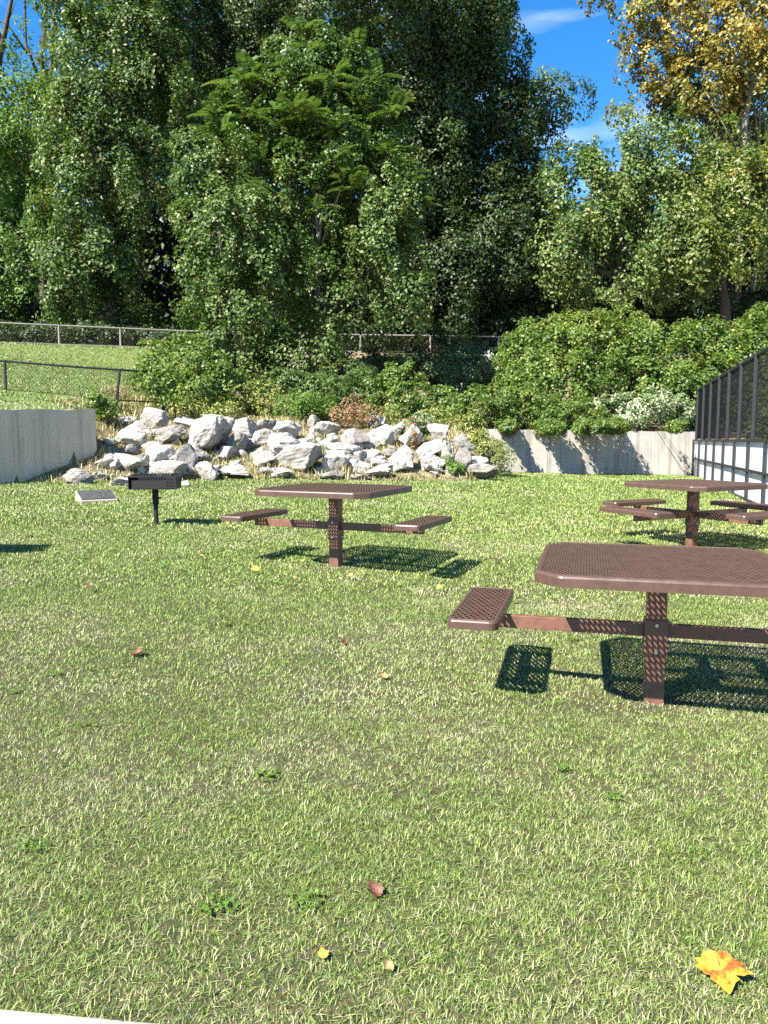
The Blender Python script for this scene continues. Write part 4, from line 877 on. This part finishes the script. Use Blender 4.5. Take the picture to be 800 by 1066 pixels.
# ------------------------------------------------------------------ grills
def make_grill(label, loc, rz):
    root = empty('park_grill', loc, rz); tag(root, label, 'grill', 'black pedestal park grills')
    p = MB(); p.tube([(0, 0, -0.1), (0, 0, 0.50)], 0.03, 12); p.build('post', M['black'], root, smooth=False)
    s = MB(); s.tube([(0, 0, 0.28), (0, 0, 0.50)], 0.042, 12); s.tube([(0.035, 0, 0.36), (0.075, 0, 0.36)], 0.012, 6); s.build('sleeve', M['black'], root)
    zb, h, w, dp, t = 0.49, 0.155, 0.62, 0.40, 0.008
    b = MB(); b.box((0, 0, zb), (w, dp, t)); b.box((0, dp / 2, zb + h / 2 + .006), (w, t, h)); b.box((-w / 2 + t / 2, 0, zb + h / 2 + .006), (t, dp - 2 * t, h))
    b.box((-0.03, -dp / 2, zb + h * 0.36 + 0.006), (w * 0.74, t, h * 0.72))
    for k in range(4):     # slotted end of the front and the right side
        b.box((w / 2 - 0.055 + 0.0, -dp / 2, zb + 0.024 + k * 0.042), (0.125, t, 0.022))
        b.box((w / 2 - t / 2, 0, zb + 0.024 + k * 0.042), (t, dp - 2 * t, 0.024))
    b.box((w / 2 - 0.01, -dp / 2 - .001, zb + h / 2), (0.03, t, h))
    b.build('firebox', M['black'], root)
    g = MB(); 
    for k in range(17): g.bar((-0.30 + k * 0.0375, -dp / 2 + 0.01, zb + h + 0.02), (-0.30 + k * 0.0375, dp / 2 - 0.01, zb + h + 0.035), 0.009, 0.009)
    g.bar((-0.36, -dp / 2 + 0.01, zb + h + 0.012), (0.37, -dp / 2 + 0.01, zb + h + 0.012), 0.016, 0.016); g.bar((-0.34, dp / 2 - 0.02, zb + h + 0.028), (0.34, dp / 2 - 0.02, zb + h + 0.028), 0.014, 0.014)
    gr = g.build('grate', M['black'], root)
    c = MB()
    for sx in (-1, 1):
        c.tube([(sx * 0.345, -dp / 2 + .01 + 0.014 * math.cos(a * 1.2), zb + h + 0.03 + 0.018 * math.sin(a * 1.2)) if False else (sx * (0.335 + 0.006 * a), -dp / 2 + .01 + 0.014 * math.cos(a * 1.2), zb + h + 0.015 + 0.014 * math.sin(a * 1.2)) for a in range(8)], 0.005, 5)
    c.build('handle', M['black'], gr); return root
make_grill('black pedestal charcoal grill standing on the lawn in front of the boulders', gpt(163, 546), math.radians(4))
make_grill('black pedestal charcoal grill added outside the left edge, standing in for whatever casts a shadow onto the lawn', gpt(-44, 578), math.radians(3))  # unseen object added only to cast the shadow at the lawn's left

# ------------------------------------------------------------------ plaque stone
g = hit(101, 522); rt = empty('plaque_stone', g, math.radians(34)); tag(rt, 'low slanted stone marker with a dark plaque set in the lawn by the grill', 'plaque')
mb = MB(); P = [(-.30, -.2, -.05), (.30, -.2, -.05), (.30, .22, -.05), (-.30, .22, -.05), (-.30, -.2, .035), (.30, -.2, .035), (.30, .22, .175), (-.30, .22, .175)]
mb.hull([Vector(p) for p in P], [(3, 2, 1, 0), (4, 5, 6, 7), (0, 1, 5, 4), (1, 2, 6, 5), (2, 3, 7, 6), (3, 0, 4, 7)]); mb.build('stone_base', M['concp'], rt, bevel=0.015)
mb = MB(); sl = math.atan2(.14, .42); mb.box((0, 0.01, 0.112), (0.55, 0.39, 0.018), Matrix.Rotation(sl, 3, 'X')); mb.build('plaque_plate', M['plate'], rt, bevel=0.004)

# ------------------------------------------------------------------ fallen leaves
def leafcol(name, stops, sc=14):
    m = noisy(name, stops, sc, rough=0.5, bstr=0.2, bdist=0.004, detail=3); return m
M['maple'] = leafcol('maple_leaf', [(0.40, (0.30, 0.06, 0.012)), (0.48, (0.42, 0.17, 0.018)), (0.57, (0.45, 0.29, 0.03))], 3.2)
M['brownleaf'] = leafcol('brown_leaf', [(0.35, (0.05, 0.02, 0.012)), (0.6, (0.13, 0.055, 0.025)), (0.75, (0.28, 0.13, 0.05))])
M['yellowleaf'] = leafcol('yellow_leaf', [(0.35, (0.38, 0.26, 0.04)), (0.65, (0.50, 0.40, 0.06))])
M['tanleaf'] = leafcol('tan_leaf', [(0.35, (0.26, 0.14, 0.05)), (0.65, (0.42, 0.27, 0.11))])
HALF = [(0.0, -0.42), (0.10, -0.47), (0.30, -0.40), (0.34, -0.30), (0.52, -0.20), (0.44, -0.08), (0.62, 0.12), (0.46, 0.14), (0.42, 0.24), (0.26, 0.16), (0.30, 0.34), (0.20, 0.36), (0.10, 0.52), (0.0, 0.66)]
def leaf_mesh(name, mat, curl, seed):
    r = random.Random(seed); pts = HALF + [(-x * r.uniform(.88, 1.1), y + r.uniform(-.03, .03)) for x, y in reversed(HALF[1:-1])]
    bm = bmesh.new(); rings = []
    for f in (1.0, 0.72, 0.42): rings.append([bm.verts.new((x * f, (y + .1) * f - .1, 0)) for x, y in pts])
    c = bm.verts.new((0, -.1, 0)); n = len(pts)
    for k in range(n):
        k2 = (k + 1) % n
        for i in (0, 1): bm.faces.new((rings[i][k], rings[i][k2], rings[i + 1][k2], rings[i + 1][k]))
        bm.faces.new((rings[2][k], rings[2][k2], c))
    for v in bm.verts:
        rr = v.co.x ** 2 + v.co.y ** 2; v.co.z = curl * rr + 0.10 * abs(v.co.x) + 0.05 * math.sin(7 * v.co.x + 3 * v.co.y + seed)
    me = bpy.data.meshes.new(name); bm.to_mesh(me); bm.free(); me.materials.append(mat); return me
def put_leaf(px, py, size, me, label, rz, tilt=(0.1, 0.1), lift=0.022, group=None):
    g = hit(px, py + 2); o = bpy.data.objects.new('fallen_leaf', me); COL.objects.link(o)
    o.location = g + Vector((0, 0, lift)); o.scale = (size,) * 3; o.rotation_euler = (Matrix.Rotation(tilt[0], 3, 'X') @ Matrix.Rotation(tilt[1], 3, 'Y') @ Matrix.Rotation(rz, 3, 'Z')).to_euler(); return tag(o, label, 'leaf', group)
big = leaf_mesh('fallen_leaf', M['maple'], 0.15, 3)
bl_ = put_leaf(750, 1024, 0.128, big, 'large yellow and orange maple leaf lying on the near lawn at lower right', math.radians(172), (0.14, -0.02), 0.028)
mb = MB(); mb.tube([(0, -.1, 0.03), (0, -.35, .05), (0.03, -.6, .0), (0.06, -.85, -.1)], [0.016, 0.016, 0.014, 0.012], 6); mb.build('leaf_stalk', M['brownleaf'], bl_)
put_leaf(390, 936, 0.055, leaf_mesh('fallen_leaf', M['brownleaf'], 0.5, 5), 'curled reddish brown leaf in the grass near the bottom centre', 0.6, (0.4, 0.3))
put_leaf(144, 683, 0.075, leaf_mesh('fallen_leaf', M['brownleaf'], 0.7, 6), 'dark brown curled leaf alone on the left part of the lawn', 1.6, (0.3, -0.3))
put_leaf(266, 597, 0.08, leaf_mesh('fallen_leaf', M['yellowleaf'], 0.3, 7), 'yellow leaf on the lawn left of the post of the middle table', 2.0, (0.4, 0.2), 0.06)
put_leaf(336, 1001, 0.032, leaf_mesh('fallen_leaf', M['yellowleaf'], 0.5, 8), 'small yellow leaf below the reddish brown leaf, to its left', 0.3, (0.4, 0.3))
put_leaf(405, 1014, 0.03, leaf_mesh('fallen_leaf', M['tanleaf'], 0.5, 9), 'small orange leaf below the reddish brown leaf, at the bottom edge', 2.3, (0.3, 0.3))
put_leaf(358, 671, 0.05, leaf_mesh('fallen_leaf', M['brownleaf'], 0.5, 12), 'small rusty leaf on the lawn below the middle table', 2.3, (0.3, 0.3))
put_leaf(400, 707, 0.05, leaf_mesh('fallen_leaf', M['tanleaf'], 0.5, 13), 'tiny orange leaf on the lawn left of the seat shadow', 1.3, (0.3, 0.3))
sm = [leaf_mesh('fallen_leaf', M[k], 0.4, 20 + i) for i, k in enumerate(('yellowleaf', 'tanleaf', 'tanleaf', 'yellowleaf', 'brownleaf'))]
for i in range(70):
    px, py = (random.uniform(500, 790), random.uniform(492, 560)) if i < 40 else (random.uniform(20, 780), random.uniform(500, 620))
    put_leaf(px, py, random.uniform(0.035, 0.065), sm[(1, 2, 4, 1, 0)[i % 5]], 'small fallen leaf lying scattered on the far part of the lawn', random.uniform(0, 6), (random.uniform(-.5, .5), random.uniform(-.5, .5)), 0.055, 'small leaves scattered on the far lawn')
